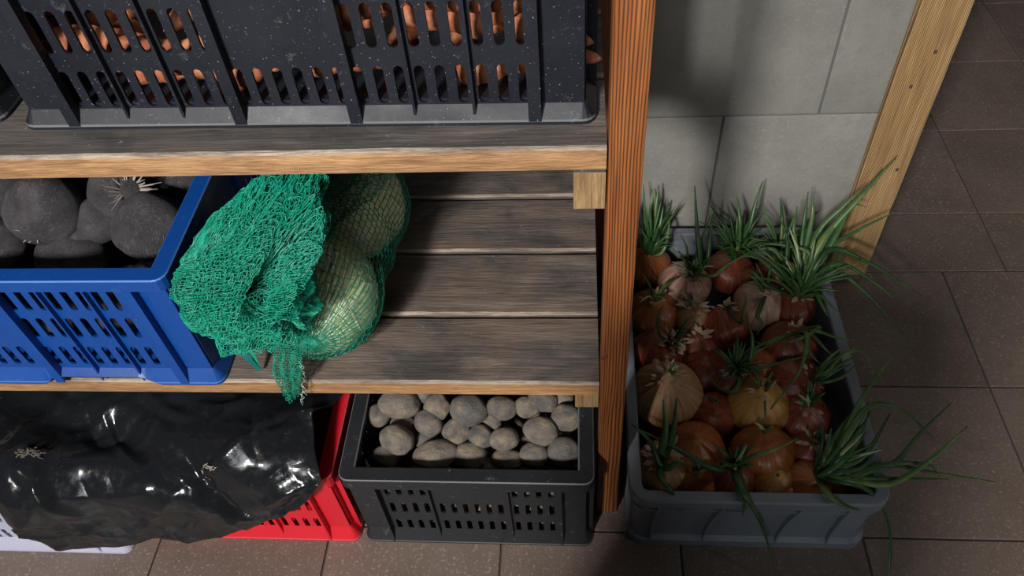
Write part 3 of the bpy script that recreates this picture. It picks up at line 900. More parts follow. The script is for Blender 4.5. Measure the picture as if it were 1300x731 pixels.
sheet_net('loose_fold', [at(395, 330, 0.585), at(415, 290, 0.565), at(440, 255, 0.575), at(470, 215, 0.57)],
          [Vector((0.012, 0.02, 0.0)), Vector((0.02, 0.02, 0)), Vector((0.03, 0.015, -0.01)), Vector((0.03, 0.0, -0.01))], 40, 18, 0.00062, M_net_dk, 0.004, 2)
# the loose end hanging over the front edge of the shelf
tl = [at(372, 385, 0.55), at(370, 415, 0.505), at(364, 445, 0.455), at(366, 470, 0.425), at(374, 500, 0.372)]
tl[-1].y = min(tl[-1].y, 0.600); tl[-2].y = min(tl[-2].y, 0.603)
sheet_net('hanging_end', tl, [Vector((0.016, -.004, 0)), Vector((0.018, -.005, 0.002)), Vector((0.021, -0.004, 0.004)), Vector((0.023, -0.003, 0.008)), Vector((0.014, -0.001, 0.014))], 46, 20, 0.00066, M_net, 0.003, 3)
sheet_net('hanging_end', [p+Vector((0.002, -0.004, 0)) for p in tl], [Vector((0.018, -.004, 0)), Vector((0.018, -.005, 0.002)), Vector((0.022, -0.004, 0.004)), Vector((0.021, -0.003, 0.008)), Vector((0.010, -0.001, 0.012))], 40, 16, 0.00066, M_net_dk, 0.004, 5)
fr = []
rnd = random.Random(3)
for k in range(16):
    p = at(384+rnd.uniform(-3, 3), 452+k*3.2, 0.45-0.0047*k)+Vector((0, -0.008, 0)); p.y = min(p.y, 0.604)
    fr.append(([p-NETO, p-NETO+Vector((rnd.uniform(-.004, .006), -0.002, -0.006)), p-NETO+Vector((rnd.uniform(-.006, .004), -0.002, -0.013))], 0.0007, 0.0004))
link('frayed_edge', tubes('frayed_edge', fr, M_net_wh, 3), net)
# two flat tie ends sticking out below the bunch
def ribbon(name, pts, w, mat, parent, off):
    vs, fs = [], []
    n = len(pts)
    for i, p in enumerate(pts):
        d = (Vector(pts[min(i+1, n-1)])-Vector(pts[max(0, i-1)])).normalized(); s = d.cross(Vector((0, -0.5, 0.85))).normalized()
        ww = w*(1-0.6*i/(n-1))
        for q in (p-s*ww, p+s*ww, p+s*ww+Vector((0, 0.0004, -0.0008)), p-s*ww+Vector((0, 0.0004, -0.0008))): vs.append(q-off)
    for i in range(n-1):
        for k in range(4):
            k2 = (k+1) % 4; fs.append((i*4+k, i*4+k2, i*4+4+k2, i*4+4+k))
    return link(name, mesh(name, vs, fs, mat, False), parent)
ribbon('tie_end', [at(296, 432, 0.46), at(306, 446, 0.44), at(316, 456, 0.425), at(330, 470, 0.40)], 0.006, M_strap, net, NETO)
ribbon('tie_end', [at(303, 428, 0.46), at(314, 442, 0.44), at(322, 452, 0.425), at(329, 468, 0.402)], 0.005, M_net_dk, net, NETO)

# ------------------------------------------------------------------ black plastic sheet over the red and pale crates
def lerp_tab(tab, x):
    if x <= tab[0][0]: return tab[0][1]
    for (a, b), (c, d) in zip(tab, tab[1:]):
        if x <= c: return b+(d-b)*(x-a)/(c-a)
    return tab[-1][1]
XL = [(-0.45, -1.25), (-0.18, -1.0), (-0.10, -0.93), (-0.04, -0.885), (0.0, -0.868), (0.06, -0.875), (0.12, -0.878), (0.15, -0.86), (0.172, -0.80), (0.182, -0.74)]
XR = [(-0.45, -0.362), (-0.15, -0.3615), (-0.12, -0.375), (-0.085, -0.402), (-0.04, -0.392), (0.0, -0.378), (0.03, -0.402), (0.08, -0.455), (0.12, -0.515), (0.15, -0.570), (0.172, -0.62), (0.182, -0.69)]
def bulge(x, l, cx, cl, sx, sl, a, rot=0.0):
    dx, dl = x-cx, l-cl; c, s = math.cos(rot), math.sin(rot)
    u, v = (dx*c+dl*s)/sx, (-dx*s+dl*c)/sl
    return a*math.exp(-u*u-v*v)
_r = random.Random(21)
CREASE = []
for _ in range(85):
    cx, cl = _r.uniform(-0.95, -0.36), _r.uniform(-0.16, 0.17)
    a = _r.choice((0.5, 0.75, -0.8, 1.3, -0.3, 0.2))+_r.uniform(-0.35, 0.35)
    CREASE.append((cx, cl, math.cos(a), math.sin(a), _r.uniform(0.02, 0.09), _r.uniform(0.004, 0.013), _r.uniform(0.0025, 0.0070)*_r.choice((1, 1, -1))))
def crease(x, l):
    d = 0.0
    for cx, cl, c, s_, ln, w, a in CREASE:
        dx, dl = x-cx, l-cl
        u = dx*c+dl*s_
        if abs(u) > ln: continue
        v = abs(-dx*s_+dl*c+0.25*u*u/ln)
        if v < w*2.2: d += a*(1-(u/ln)**2)*max(0.0, 1-v/w/2.2)**1.3
    return d
def sheet_pt(u, l):
    x = lerp_tab(XL, l)+(lerp_tab(XR, l)-lerp_tab(XL, l))*u
    ye = 0.526-0.024*max(0, min(1, (-x-0.70)/0.12))      # the pale crate stands a little further out
    zt = 0.256
    R = 0.070
    # rounded path over the rim: flat, arc, down
    if l < -R*0.785:
        p = Vector((x, ye+R-(l+R*0.785), zt)); n = Vector((0, 0, 1))
    elif l < R*0.785:
        a = (l+R*0.785)/R
        p = Vector((x, ye+R-R*math.sin(a), zt-R+R*math.cos(a))); n = Vector((0, -math.sin(a), math.cos(a)))
    else:
        p = Vector((x, ye-0.004*0, zt-R-(l-R*0.785))); n = Vector((0, -1, 0.05))
    d = 0.0
    d += bulge(x, l, -0.50, -0.05, 0.085, 0.07, 0.030)
    d += bulge(x, l, -0.84, 0.00, 0.06, 0.10, 0.020)
    d += bulge(x, l, -0.66, 0.03, 0.09, 0.05, 0.012)
    d += bulge(x, l, -0.60, -0.30, 0.3, 0.14, 0.022)
    d -= bulge(x, l, -0.70, -0.055, 0.20, 0.030, 0.022, 0.42)
    d -= bulge(x, l, -0.545, 0.035, 0.09, 0.012, 0.014, 0.95)
    d -= bulge(x, l, -0.44, 0.05, 0.05, 0.010, 0.010, -0.8)
    q = Vector((x*7, l*7, 1.3))
    w = Vector((noise.noise(q*0.7), noise.noise(q*0.7+Vector((3, 1, 0))), 0))*0.6
    rg = (1-abs(noise.noise(q+w))*2.2)
    rg2 = (1-abs(noise.noise(Vector((x*16+l*9, l*20-x*5, 4))+w*1.5))*2.0)
    rg3 = (1-abs(noise.noise(Vector((x*34-l*12, l*30, 9))+w*3))*2.0)
    d += 0.009*max(0, rg)**2.0+0.0010*max(0, rg2)**3+crease(x, l)
    return p+n*(d+0.004)
nu, nl = 240, 190
ls = [-0.42+(0.182+0.42)*(k/nl)**0.8 for k in range(nl+1)]
vs, fs = [], []
SO = Vector((-0.63, 0.60, 0.22))
for l in ls:
    for i in range(nu+1):
        p = sheet_pt(i/nu, l)
        if p.z < 0.012: p.z = 0.012
        vs.append(p-SO)
for j in range(nl):
    for i in range(nu):
        a = j*(nu+1)+i; fs.append((a, a+nu+1, a+nu+2, a+1))
sh = link('plastic_sheet', mesh('plastic_sheet', vs, fs, M_sheet), None, SO)
tagit(sh, 'glossy creased black plastic sheet draped over the red and pale crates', 'sheet')
sm = sh.modifiers.new('thickness', 'SOLIDIFY'); sm.thickness = 0.0006; sm.offset = 1

def sheet_spot(px, py):
    d = ray(px, py).normalized(); o = Vector((0, 0, CAM_H))
    return max((SO+Vector(v) for v in vs), key=lambda q: (q-o).normalized().dot(d))
def fibre_tuft(p, n, R, seed, lab, mat):
    rnd = random.Random(seed); ps = []
    for k in range(n):
        a, b = rnd.uniform(0, 6.28), rnd.uniform(-1, 1)
        q = Vector((math.cos(a)*R*rnd.random(), -R*0.35*rnd.random(), math.sin(a)*R*rnd.random()))
        e = Vector((rnd.uniform(-1, 1), rnd.uniform(-0.5, 0), rnd.uniform(-1, 1)))*R*0.55
        ps.append(([q, q+e*0.5+Vector((0, -R*0.12, R*0.1)), q+e], R*0.06, R*0.03))
    o = link('fibre_tuft', tubes('fibre_tuft', ps, mat, 4), None, p+Vector((0, -0.003, 0.003)))
    tagit(o, lab, 'fibre tuft')
fibre_tuft(sheet_spot(266, 589), 22, 0.011, 4, 'small pale tuft of dry fibres on the middle of the black plastic sheet', M_root)
fibre_tuft(sheet_spot(42, 572), 60, 0.020, 6, 'dim brownish tangle of fibres on the left part of the black plastic sheet', mat_plain('dark_dry_fibre', (0.10, 0.085, 0.075), 0.9))

# ------------------------------------------------------------------ grey tub of sprouting onions
TH = 0.160; TX, TY = 0.2735, 0.8505; THX, THY = 0.195, 0.296
tub = empty('storage_tub', (TX, TY, 0), 0, 'low grey plastic tub of sprouting onions on the floor right of the post', 'tub')
loft('rim', THX, THY, 0.030, [(0.020, TH-0.012), (0.020, TH-0.002), (0.018, TH), (0.003, TH), (0, TH-0.003), (0, TH-0.020), (0.008, TH-0.020), (0.012, TH-0.012)], M_tub, tub, 8)
loft('tub_wall', THX, THY, 0.030, [(0.016, TH-0.014), (0.011, TH-0.014), (0.010, 0.024), (0.002, 0.018), (0.002, 0.0), (0.02, 0.0), (0.016, 0.012)], M_tub, tub, 8)
link('base', box_mesh('base', -THX+0.013, THX-0.013, -THY+0.013, THY-0.013, 0.003, 0.009, M_tub, 0), tub)
loft('ledge', THX, THY, 0.030, [(0.012, TH-0.040), (0.004, TH-0.040), (0.004, TH-0.037), (0.012, TH-0.035)], M_tub, tub, 8)
def bow_rib(bend):
    vs, fs = [], []; n = 12
    for i in range(n+1):
        t = i/n; z = TH-0.020-(TH-0.024)*t
        cx = bend*(1-(1-t)**2.5) if bend else 0
        for (dx, dy) in ((-0.002, 0.0), (-0.0015, -0.0085), (0.0015, -0.0085), (0.002, 0)): vs.append((cx+dx, dy, z))
    for i in range(n):
        for k in range(3): a = i*4+k; fs.append((a, a+4, a+5, a+1))
    return mesh('rib', vs, fs, M_tub, False)
for (x, b) in ((-0.147, -0.008), (-0.048, -0.022), (0.070, 0.022-0.045), (0.140, -0.012)):
    link('rib', bow_rib(b), tub, (x, -(THY-0.0105), 0))
for y in (-0.2, -0.06, 0.08, 0.2):
    link('rib', bow_rib(0), tub, (THX-0.0105, y, 0), (0, 0, PI/2))
    link('rib', bow_rib(0), tub, (-THX+0.0105, y, 0), (0, 0, -PI/2))

# stack of tub copies added below the view to cast shade on the onions
STK = Vector((-0.142, -0.265, 0))
for k in range(6):
    t = empty('storage_tub', STK+Vector((0, 0, 0.1575*k+0.0002)), -0.37, ('lowest', 'second lowest', 'third lowest', 'third highest', 'second highest', 'topmost')[k]+' empty grey tub of the unseen stack added to shade the onions', 'tub', 'added shading tubs')
    t.scale = (0.88, 1, 0.985)
    for ch in tub.children:
        c = ch.copy(); COL.objects.link(c); c.parent = t

def onion_mesh(seed, mat):
    rnd = random.Random(seed); o = Vector((seed*3.3, seed, 2))
    prof = [(0.02, -0.93), (0.16, -0.92), (0.42, -0.84), (0.72, -0.62), (0.93, -0.30), (1.0, 0.02), (0.95, 0.32), (0.78, 0.58), (0.54, 0.80), (0.31, 0.94), (0.19, 1.04), (0.14, 1.12), (0.05, 1.13)]
    m = 28; vs, fs = [], []
    for i, (r, z) in enumerate(prof):
        for k in range(m):
            a = 2*PI*k/m; d = Vector((math.cos(a), math.sin(a), z))
            q = r*(1+0.06*noise.noise(d*1.3+o)+0.004*math.cos(9*a+seed))
            vs.append((q*math.cos(a), q*math.sin(a), z*(0.9 if z < 0 else 0.86)+0.02*noise.noise(d*2+o)))
    for i in range(len(prof)-1):
        for k in range(m):
            k2 = (k+1) % m; fs.append((i*m+k, i*m+k2, (i+1)*m+k2, (i+1)*m+k))
    fs.append(tuple(reversed(range(m)))); fs.append(tuple((len(prof)-1)*m+k for k in range(m)))
    return mesh('bulb', vs, fs, mat)
BULB = {k: [onion_mesh(i+1, M_onion[k]) for i in range(2)] for k in M_onion}
def catmull(pts, n):
    P = [pts[0]*2-pts[1]]+pts+[pts[-1]*2-pts[-2]]; out = []
    segs = len(pts)-1
    for i in range(n+1):
        t = i/n*segs; k = min(int(t), segs-1); f = t-k
        a, b, c, d = P[k:k+4]
        out.append(0.5*((2*b)+(c-a)*f+(2*a-5*b+4*c-d)*f*f+(3*b-a-3*c+d)*f**3))
    return out
def leaf(parent, pts, r, mat=None, n=14, tip=0.12):
    """hollow onion leaf: a flattened tapering tube through the given room points"""
    r *= 1.4
    C = catmull([Vector(p) for p in pts], n); vs, fs = [], []; m = 7
    off = parent.location
    side = None
    for i, p in enumerate(C):
        t = i/n; d = (C[min(i+1, n)]-C[max(i-1, 0)]).normalized()
        s = d.cross(Vector((0.1, 0.35, 1.0)))
        s = s.normalized() if s.length > 0.05 else (side or Vector((1, 0, 0)))
        side = s; u = s.cross(d)
        w = r*(1-(1-tip)*t**1.6)*(0.75+0.25*min(1, t*5))
        for k in range(m):
            a = 2*PI*k/m
            vs.append(p+s*w*math.cos(a)+u*w*0.6*math.sin(a)-off)
    for i in range(n):
        for k in range(m):
            k2 = (k+1) % m; fs.append((i*m+k, i*m+k2, (i+1)*m+k2, (i+1)*m+k))
    fs.append(tuple(reversed(range(m)))); fs.append(tuple(n*m+k for k in range(m)))
    return link('leaf', mesh('leaf', vs, fs, mat or M_leaf), parent)
onions = {}
def onion(key, px, py, dpx, kind, z, lab, tilt=(0, 0)):
    p = at(px, py, z); d = (p-Vector((0, 0, CAM_H))).length; R = dpx/2*1.10*d/FPX
    p.x = min(max(p.x, TX-THX+0.014+R*0.98), TX+THX-0.014-R*0.98); p.y = min(max(p.y, TY-THY+0.014+R*0.98), TY+THY-0.014-R*0.98)
    rt = empty('onion', p, 0, lab, 'onion', 'onions in the grey tub')
    link('bulb', BULB[kind][len(onions) % 2], rt, None, (tilt[0], tilt[1], random.uniform(0, 6)), (R, R, R*0.98))
    onions[key] = (rt, p, R, tilt)
    return rt
def neck(key):
    rt, p, R, tilt = onions[key]
    v = Vector((0, 0, 0.93*R)); v.rotate(Matrix.Rotation(tilt[1], 3, 'Y') @ Matrix.Rotation(tilt[0], 3, 'X'))
    return p+v
def tuft(key, n, L, spread, lean=(0, 0), r=0.0038, seed=0, pale=0.0, droop=0.0):
    """spray of leaves out of the neck of an onion"""
    rnd = random.Random(seed+17); rt = onions[key][0]; b = neck(key)
    for k in range(n):
        a = rnd.uniform(0, 2*PI); q = rnd.uniform(0.25, 1)*spread; l = L*rnd.uniform(0.55, 1.15)
        d = Vector((math.cos(a)*q+lean[0], math.sin(a)*q+lean[1], 1.0)).normalized()
        p0 = b+Vector((math.cos(a), math.sin(a), -1.2))*0.005
        p1 = p0+d*l*0.5+Vector((0, 0, l*0.06)); p2 = p0+d*l+Vector((math.cos(a)*q, math.sin(a)*q, -q))*l*0.25+Vector((0, 0, -droop*l))
        leaf(rt, [p0, p1, p2], r*rnd.uniform(0.7, 1.15), M_shoot if rnd.random() < pale else M_leaf, 9)
def curls(key, n, seed, R=0.016):
    """dry papery shreds round the neck"""
    rnd = random.Random(seed); rt = onions[key][0]; b = neck(key)-rt.location; vs, fs = [], []
    for k in range(n):
        a = rnd.uniform(0, 2*PI); c = b+Vector((math.cos(a), math.sin(a), rnd.uniform(-.9, 0.1)))*rnd.uniform(0.3, 1)*R
        d = Vector((math.cos(a)*0.8, math.sin(a)*0.8, rnd.uniform(0.2, 1))).normalized(); s = d.cross(Vector((0, 0, 1))).normalized()
        l, w = rnd.uniform(0.006, 0.015), rnd.uniform(0.002, 0.005); i0 = len(vs)
        for (t, ww, bend) in ((0, 0.6, 0), (0.5, 1, 0.3), (1, 0.25, 1.0)):
            q = c+d*l*t+Vector((math.cos(a), math.sin(a), -0.3))*bend*l*0.4
            vs += [q-s*w*ww, q+s*w*ww, q+s*w*ww+Vector((0, 0, -0.0005)), q-s*w*ww+Vector((0, 0, -0.0005))]
        for j in range(2):
            for m_ in range(4):
                m2 = (m_+1) % 4; fs.append((i0+j*4+m_, i0+j*4+m2, i0+j*4+4+m2, i0+j*4+4+m_))
    link('papery_skin', mesh('papery_skin', vs, fs, M_paper, False), rt)

ON = [
 ('A', 868, 362, 62, 'pink', 0.120, 'pale pinkish onion at the back left with one tall straight green shoot', (0.1, 0.15)),
 ('B', 926, 345, 56, 'red', 0.115, 'reddish onion against the back rim under a dense dark green clump', (0, 0.1)),
 ('C', 822, 398, 62, 'orange', 0.110, 'dull orange onion in the left row just behind the papery white topped ones', (0, 0)),
 ('D', 880, 405, 42, 'tan', 0.118, 'tan papery onion with shredded skin below the pale pinkish one', (-0.3, 0)),
 ('E', 919, 415, 56, 'red', 0.116, 'onion with a cut green ring on its crown in the middle of the tub', (-0.45, 0)),
 ('F', 964, 388, 60, 'pink', 0.118, 'pale pink onion right of centre in the back half of the tub', (0.1, 0.1)),
 ('G', 1003, 392, 54, 'red', 0.115, 'red onion carrying the big leaf spray in the back right corner', (0, 0.2)),
 ('H', 827, 448, 66, 'red', 0.112, 'dark red onion at the left wall with a white frayed neck', (0.1, 0.5)),
 ('I', 884, 441, 46, 'red', 0.106, 'purplish red onion wedged left of the green ringed onion', (0, 0)),
 ('J', 1002, 440, 62, 'red', 0.112, 'red onion by the right wall with thin pale leaves bending left', (0, 0)),
 ('K', 840, 500, 80, 'tan', 0.122, 'largest tan papery onion by the left wall with a whitish peeling crown', (-0.1, 0)),
 ('L', 892, 472, 54, 'red', 0.106, 'plain red onion in the centre above the small spotted red one', (0, 0)),
 ('M', 962, 470, 48, 'orange', 0.106, 'tan orange onion just behind the shiny golden one', (0, 0.2)),
 ('N', 962, 516, 70, 'gold', 0.118, 'shiny golden onion in the middle right of the tub', (0, 0)),
 ('O', 1010, 490, 62, 'red', 0.110, 'reddish onion under the thin leaf fan at the right wall', (0.1, 0.5)),
 ('P', 905, 528, 54, 'red', 0.108, 'spotted red onion with a green dot for a crown left of the golden one', (-0.35, 0)),
 ('Q', 882, 572, 68, 'orange', 0.114, 'orange onion in the front half, left of the dark leaf tuft', (0, 0)),
 ('R', 968, 574, 70, 'orange', 0.114, 'orange onion with a short cut green crown in front of the golden one', (-0.3, 0)),
 ('S', 1020, 530, 58, 'red', 0.110, 'red brown onion with a pale frilly green shoot by the right wall', (0, 0)),
 ('T', 817, 592, 62, 'tan', 0.108, 'papery tan onion in the front left corner under thick stalks', (0, 0)),
 ('U', 884, 612, 48, 'orange', 0.102, 'small orange onion at the front rim with a stubby green tuft', (-0.2, 0)),
 ('V', 928, 606, 54, 'red', 0.104, 'red onion at the front rim under the stalk that hangs over the rim', (0, 0)),
 ('W', 985, 614, 52, 'gold', 0.104, 'yellowish onion at the front rim left of the big front leaf fan', (0, 0)),
 ('X', 1028, 574, 50, 'red', 0.106, 'dark red onion between the pale frilly shoot and the front leaf fan', (0, 0)),
 ('Y', 1024, 616, 52, 'orange', 0.108, 'orange onion in the front right corner carrying the big leaf fan', (0, 0.3)),
 ('Z', 928, 485, 50, 'red', 0.104, 'red onion under the dark leaf cluster in the middle of the tub', (0, 0)),
 ('a', 815, 340, 56, 'orange', 0.112, 'onion in the back left corner with tall bright green blades beside the post', (0, 0)),
 ('b', 985, 350, 50, 'red', 0.104, 'red onion in the back right corner behind the big leaf spray', (0, 0)),
]
for rec in ON: onion(*rec[:6], rec[6], rec[7])
ofix = [(onions[k][1], onions[k][2]) for k in onions]
for (p, r) in settle(ofix, 26, (TX-THX+0.018, TY-THY+0.018, 0.010), (TX+THX-0.018, TY+THY-0.018, 0.085), 0.027, 0.032, 8):
    rt = empty('onion', p, 0, 'onion buried in the bottom layer of the grey tub, mostly hidden', 'onion', 'buried onions of the grey tub')
    link('bulb', BULB[random.choice(['red', 'orange'])][0], rt, None, (random.uniform(-1, 1), random.uniform(-1, 1), 0), (r, r, r*0.95))

def L(key, r, *pts, mat=None):
    rt = onions[key][0]; b = neck(key)+Vector((0, 0, -0.008))
    leaf(rt, [b+Vector((random.uniform(-.004, .004), random.uniform(-.004, .004), 0))]+[at(*p) for p in pts], r, mat)
# tall blades of the back left corner, beside the post
for q in (((822, 300, 0.19), (818, 262, 0.25), (817, 234, 0.29)), ((826, 300, 0.19), (826, 270, 0.24), (829, 240, 0.275)), ((832, 310, 0.18), (838, 285, 0.21), (842, 262, 0.24)),
          ((818, 310, 0.18), (822, 290, 0.21), (836, 270, 0.23)), ((840, 320, 0.16), (848, 296, 0.19), (850, 276, 0.21)), ((812, 305, 0.18), (806, 280, 0.22), (808, 262, 0.24))):
    L('a', 0.0052, *q)
tuft('a', 22, 0.10, 0.6, (0.25, 0.2), 0.0040, 1); tuft('a', 10, 0.13, 0.35, (0.15, 0.25), 0.0042, 41)
# straight shoot
L('A', 0.0058, (889, 340, 0.20), (885, 290, 0.26), (882, 236, 0.315)); L('A', 0.0042, (897, 330, 0.21), (902, 290, 0.25), (908, 262, 0.27))
L('A', 0.0040, (905, 350, 0.19), (925, 335, 0.20), (955, 318, 0.21)); L('A', 0.0032, (880, 350, 0.18), (868, 330, 0.20), (862, 318, 0.21))
tuft('A', 9, 0.10, 0.6, (0.3, 0.1), 0.0036, 42); tuft('A', 8, 0.055, 0.7, (0, 0), 0.003, 2, 0.4); curls('A', 26, 1, 0.022)
# dense dark clump
L('B', 0.0040, (950, 290, 0.22), (960, 255, 0.265), (968, 230, 0.29)); L('B', 0.0045, (940, 290, 0.22), (938, 265, 0.25), (936, 250, 0.265))
tuft('B', 42, 0.095, 0.75, (0.05, 0.1), 0.0046, 3); tuft('B', 18, 0.06, 1.2, (0, -0.1), 0.0036, 33)
# big spray in the back right corner
for r, q in ((0.0055, ((1045, 305, 0.23), (1092, 250, 0.30), (1138, 200, 0.355))), (0.0052, ((1040, 310, 0.23), (1075, 270, 0.27), (1118, 218, 0.33))), (0.0046, ((1035, 300, 0.23), (1070, 262, 0.28), (1096, 238, 0.31))),
             (0.0044, ((1045, 322, 0.21), (1090, 292, 0.23), (1140, 267, 0.25))), (0.0058, ((1050, 318, 0.22), (1100, 332, 0.20), (1171, 376, 0.14))),
             (0.0056, ((1048, 340, 0.20), (1092, 365, 0.17), (1154, 431, 0.10))), (0.0046, ((1060, 335, 0.205), (1105, 355, 0.18), (1139, 383, 0.15))),
             (0.0044, ((1012, 320, 0.21), (1008, 290, 0.25), (1012, 262, 0.275))), (0.0042, ((1018, 315, 0.21), (1022, 275, 0.26), (1026, 243, 0.29))), (0.004, ((1022, 320, 0.21), (1032, 270, 0.26), (1030, 250, 0.285))),
             (0.0048, ((990, 325, 0.20), (975, 315, 0.21), (958, 318, 0.20))), (0.0048, ((985, 345, 0.19), (960, 325, 0.20), (935, 305, 0.20))), (0.0045, ((1030, 325, 0.215), (1000, 312, 0.22), (968, 310, 0.21))),
             (0.0045, ((1025, 350, 0.18), (1045, 390, 0.16), (1072, 432, 0.13))), (0.0045, ((1060, 300, 0.235), (1080, 262, 0.265), (1100, 262, 0.265))), (0.0042, ((1000, 335, 0.20), (1000, 305, 0.23), (990, 275, 0.255))),
             (0.0045, ((1035, 345, 0.19), (1062, 330, 0.20), (1075, 312, 0.21))), (0.004, ((970, 360, 0.18), (955, 345, 0.18), (938, 345, 0.17)))):
    L('G', r*1.2, *q)
tuft('G', 26, 0.12, 0.8, (0.30, 0.0), 0.0044, 5, 0.12); tuft('b', 26, 0.12, 0.7, (0.10, 0.2), 0.0042, 6); tuft('G', 12, 0.12, 0.6, (-0.6, -0.1), 0.0042, 43, 0.1)
# middle
tuft('D', 3, 0.03, 0.6, (0, 0), 0.003, 8, 0.8); curls('D', 40, 2, 0.024); curls('H', 34, 3, 0.022)
tuft('H', 14, 0.05, 0.8, (0.1, 0.1), 0.0032, 9, 0.3); L('H', 0.0036, (838, 425, 0.18), (836, 400, 0.21), (842, 388, 0.22))
tuft('C', 12, 0.06, 0.9, (0, 0), 0.0034, 10, 0.1); tuft('E', 6, 0.022, 0.7, (0, -.3), 0.0040, 11, 0.5); curls('E', 10, 4)
tuft('F', 10, 0.055, 0.9, (0, 0), 0.0034, 12); curls('F', 16, 5)
L('E', 0.0036, (940, 410, 0.19), (945, 390, 0.205), (947, 372, 0.21)); L('F', 0.0036, (962, 400, 0.18), (968, 410, 0.175), (960, 425, 0.165))
for q in (((985, 430, 0.18), (970, 437, 0.175), (955, 432, 0.165)), ((1040, 415, 0.18), (1010, 432, 0.19), (975, 436, 0.17)), ((1025, 425, 0.19), (1015, 470, 0.18), (978, 520, 0.155)), ((1030, 425, 0.185), (1050, 445, 0.175), (1075, 470, 0.15)),
          ((1035, 420, 0.19), (1060, 428, 0.18), (1085, 432, 0.17)), ((1020, 430, 0.185), (1030, 450, 0.175), (1050, 470, 0.16))):
    L('J', 0.0042, *q)
for q in (((950, 460, 0.17), (955, 430, 0.20), (948, 405, 0.215)), ((945, 455, 0.17), (962, 440, 0.19), (985, 428, 0.20)), ((935, 470, 0.16), (920, 480, 0.165), (905, 470, 0.155)), ((940, 480, 0.16), (930, 497, 0.16), (910, 490, 0.15), (896, 470, 0.15)), ((950, 470, 0.17), (985, 462, 0.18), (1030, 450, 0.19))):
    L('Z', 0.0044, *q)
tuft('Z', 26, 0.065, 0.85, (0.15, 0.15), 0.0046, 13)
# thin fan at the right wall
for q in (((1050, 470, 0.17), (1070, 450, 0.185), (1098, 436, 0.19)), ((1048, 475, 0.165), (1068, 462, 0.18), (1090, 450, 0.185)), ((1045, 480, 0.16), (1062, 470, 0.175), (1080, 462, 0.175)), ((1040, 470, 0.17), (1055, 452, 0.185), (1072, 440, 0.19)), ((1045, 485, 0.16), (1070, 478, 0.17), (1088, 460, 0.175)), ((1062, 455, 0.18), (1092, 445, 0.175), (1108, 468, 0.15)),
          ((1035, 478, 0.165), (1050, 462, 0.18), (1068, 450, 0.19))):
    L('O', 0.0040, *q)
curls('O', 18, 6); curls('K', 34, 7, 0.026)
tuft('K', 5, 0.03, 0.7, (0, 0), 0.0034, 15, 0.7); tuft('P', 3, 0.016, 0.5, (0, -.2), 0.0046, 16); tuft('S', 14, 0.042, 0.5, (0, 0.2), 0.0036, 18, 0.35); curls('S', 16, 9)
tuft('N', 5, 0.035, 0.8, (0, 0.3), 0.0032, 19, 0.1); L('N', 0.0044, (962, 495, 0.16), (970, 500, 0.165), (972, 530, 0.15))
tuft('R', 8, 0.022, 0.6, (0, -0.1), 0.0042, 20, 0.3); tuft('U', 9, 0.026, 0.5, (0, -.2), 0.0044, 21, 0.4)
# front left stalks
L('T', 0.0066, (840, 575, 0.17), (845, 540, 0.20), (842, 507, 0.225)); L('T', 0.0060, (848, 570, 0.17), (856, 540, 0.20), (859, 505, 0.225)); L('T', 0.0052, (838, 590, 0.16), (825, 560, 0.18), (802, 538, 0.18))
L('T', 0.0056, (845, 595, 0.16), (860, 588, 0.17), (876, 590, 0.17)); L('T', 0.0050, (838, 605, 0.165), (852, 622, 0.165), (868, 650, 0.12))
L('V', 0.0062, (905, 594, 0.165), (860, 570, 0.18), (812, 545, 0.18)); curls('T', 44, 10, 0.03)
# dark tuft and the stalk over the front rim
tuft('V', 16, 0.05, 0.8, (0, 0.15), 0.0044, 22, 0.08)
L('V', 0.0072, (938, 612, 0.170), (950, 634, 0.168), (968, 668, 0.11), (984, 725, 0.03)); L('V', 0.0050, (940, 625, 0.168), (945, 640, 0.155), (943, 655, 0.14)); L('V', 0.0046, (955, 580, 0.18), (985, 570, 0.18), (1015, 555, 0.175))
curls('I', 14, 12); curls('J', 18, 13); curls('Z', 14, 14); curls('A', 10, 15); curls('G', 16, 16); curls('X', 14, 17); curls('N', 8, 18, 0.02); curls('C', 12, 19)
tuft('X', 5, 0.04, 0.8, (0, 0.2), 0.003, 24); tuft('W', 3, 0.02, 0.6, (0, 0), 0.003, 25, 0.4)
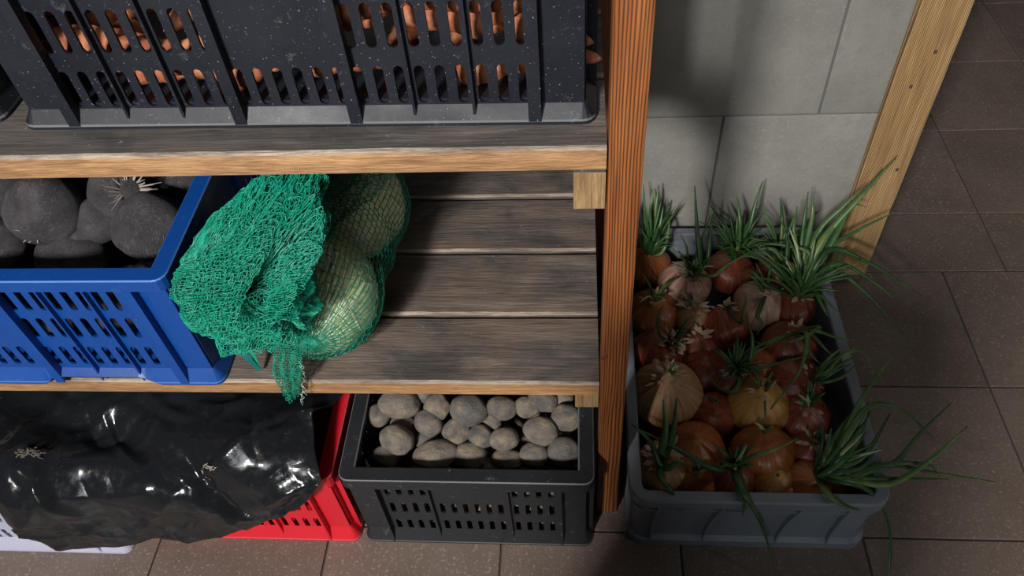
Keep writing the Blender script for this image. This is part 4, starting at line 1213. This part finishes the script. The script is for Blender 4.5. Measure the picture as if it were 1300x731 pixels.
# big front right fan, reaching out over the floor
for r, q in ((0.0050, ((1080, 605, 0.18), (1130, 590, 0.17), (1186, 600, 0.13), (1262, 611, 0.10))), (0.0048, ((1075, 608, 0.18), (1128, 615, 0.17), (1180, 585, 0.17), (1228, 541, 0.18))), (0.0042, ((1075, 600, 0.18), (1130, 592, 0.17), (1170, 548, 0.19), (1208, 511, 0.20))),
             (0.0050, ((1070, 560, 0.20), (1105, 515, 0.215), (1145, 520, 0.20), (1184, 555, 0.16))), (0.0048, ((1070, 555, 0.20), (1095, 505, 0.215), (1131, 453, 0.23))),
             (0.0052, ((1060, 590, 0.18), (1085, 565, 0.20), (1105, 520, 0.21))), (0.0056, ((1055, 585, 0.18), (1072, 555, 0.20), (1092, 505, 0.215))), (0.0054, ((1050, 580, 0.18), (1060, 555, 0.20), (1080, 525, 0.20))),
             (0.0052, ((1065, 595, 0.18), (1100, 575, 0.19), (1130, 525, 0.20))), (0.0050, ((1060, 600, 0.18), (1095, 592, 0.185), (1112, 570, 0.185))), (0.0050, ((1045, 590, 0.17), (1050, 570, 0.185), (1062, 548, 0.19))),
             (0.0050, ((1065, 610, 0.175), (1100, 620, 0.17), (1125, 652, 0.115), (1131, 690, 0.06), (1127, 745, 0.02))), (0.0048, ((1050, 625, 0.17), (1068, 640, 0.165), (1092, 648, 0.150))),
             (0.0046, ((1075, 606, 0.18), (1150, 608, 0.15), (1205, 608, 0.12))), (0.0044, ((1080, 600, 0.18), (1135, 588, 0.17), (1180, 590, 0.145), (1192, 605, 0.125))), (0.0052, ((1060, 585, 0.185), (1088, 550, 0.205), (1098, 535, 0.205))),
             (0.0050, ((1048, 600, 0.175), (1075, 580, 0.19), (1100, 548, 0.195)))):
    L('Y', r*1.1, *q)
tuft('Y', 16, 0.10, 0.5, (0.55, 0.45), 0.0046, 26, 0.1)

# crumbs
def crumb(name, lab, cat, p, s, mat):
    o = link(name, blob(name, 2, lambda n: n*(1+0.4*noise.noise(n*2+Vector(p)*40)), mat), None, p, (0.3, 0.2, 1), s)
    tagit(o, lab, cat)
crumb('husk_flake', 'tiny whitish husk flake on the shelf planks right of the net bag', 'crumb', at(468, 379, ZL+0.002), (0.004, 0.005, 0.0022), M_paper)
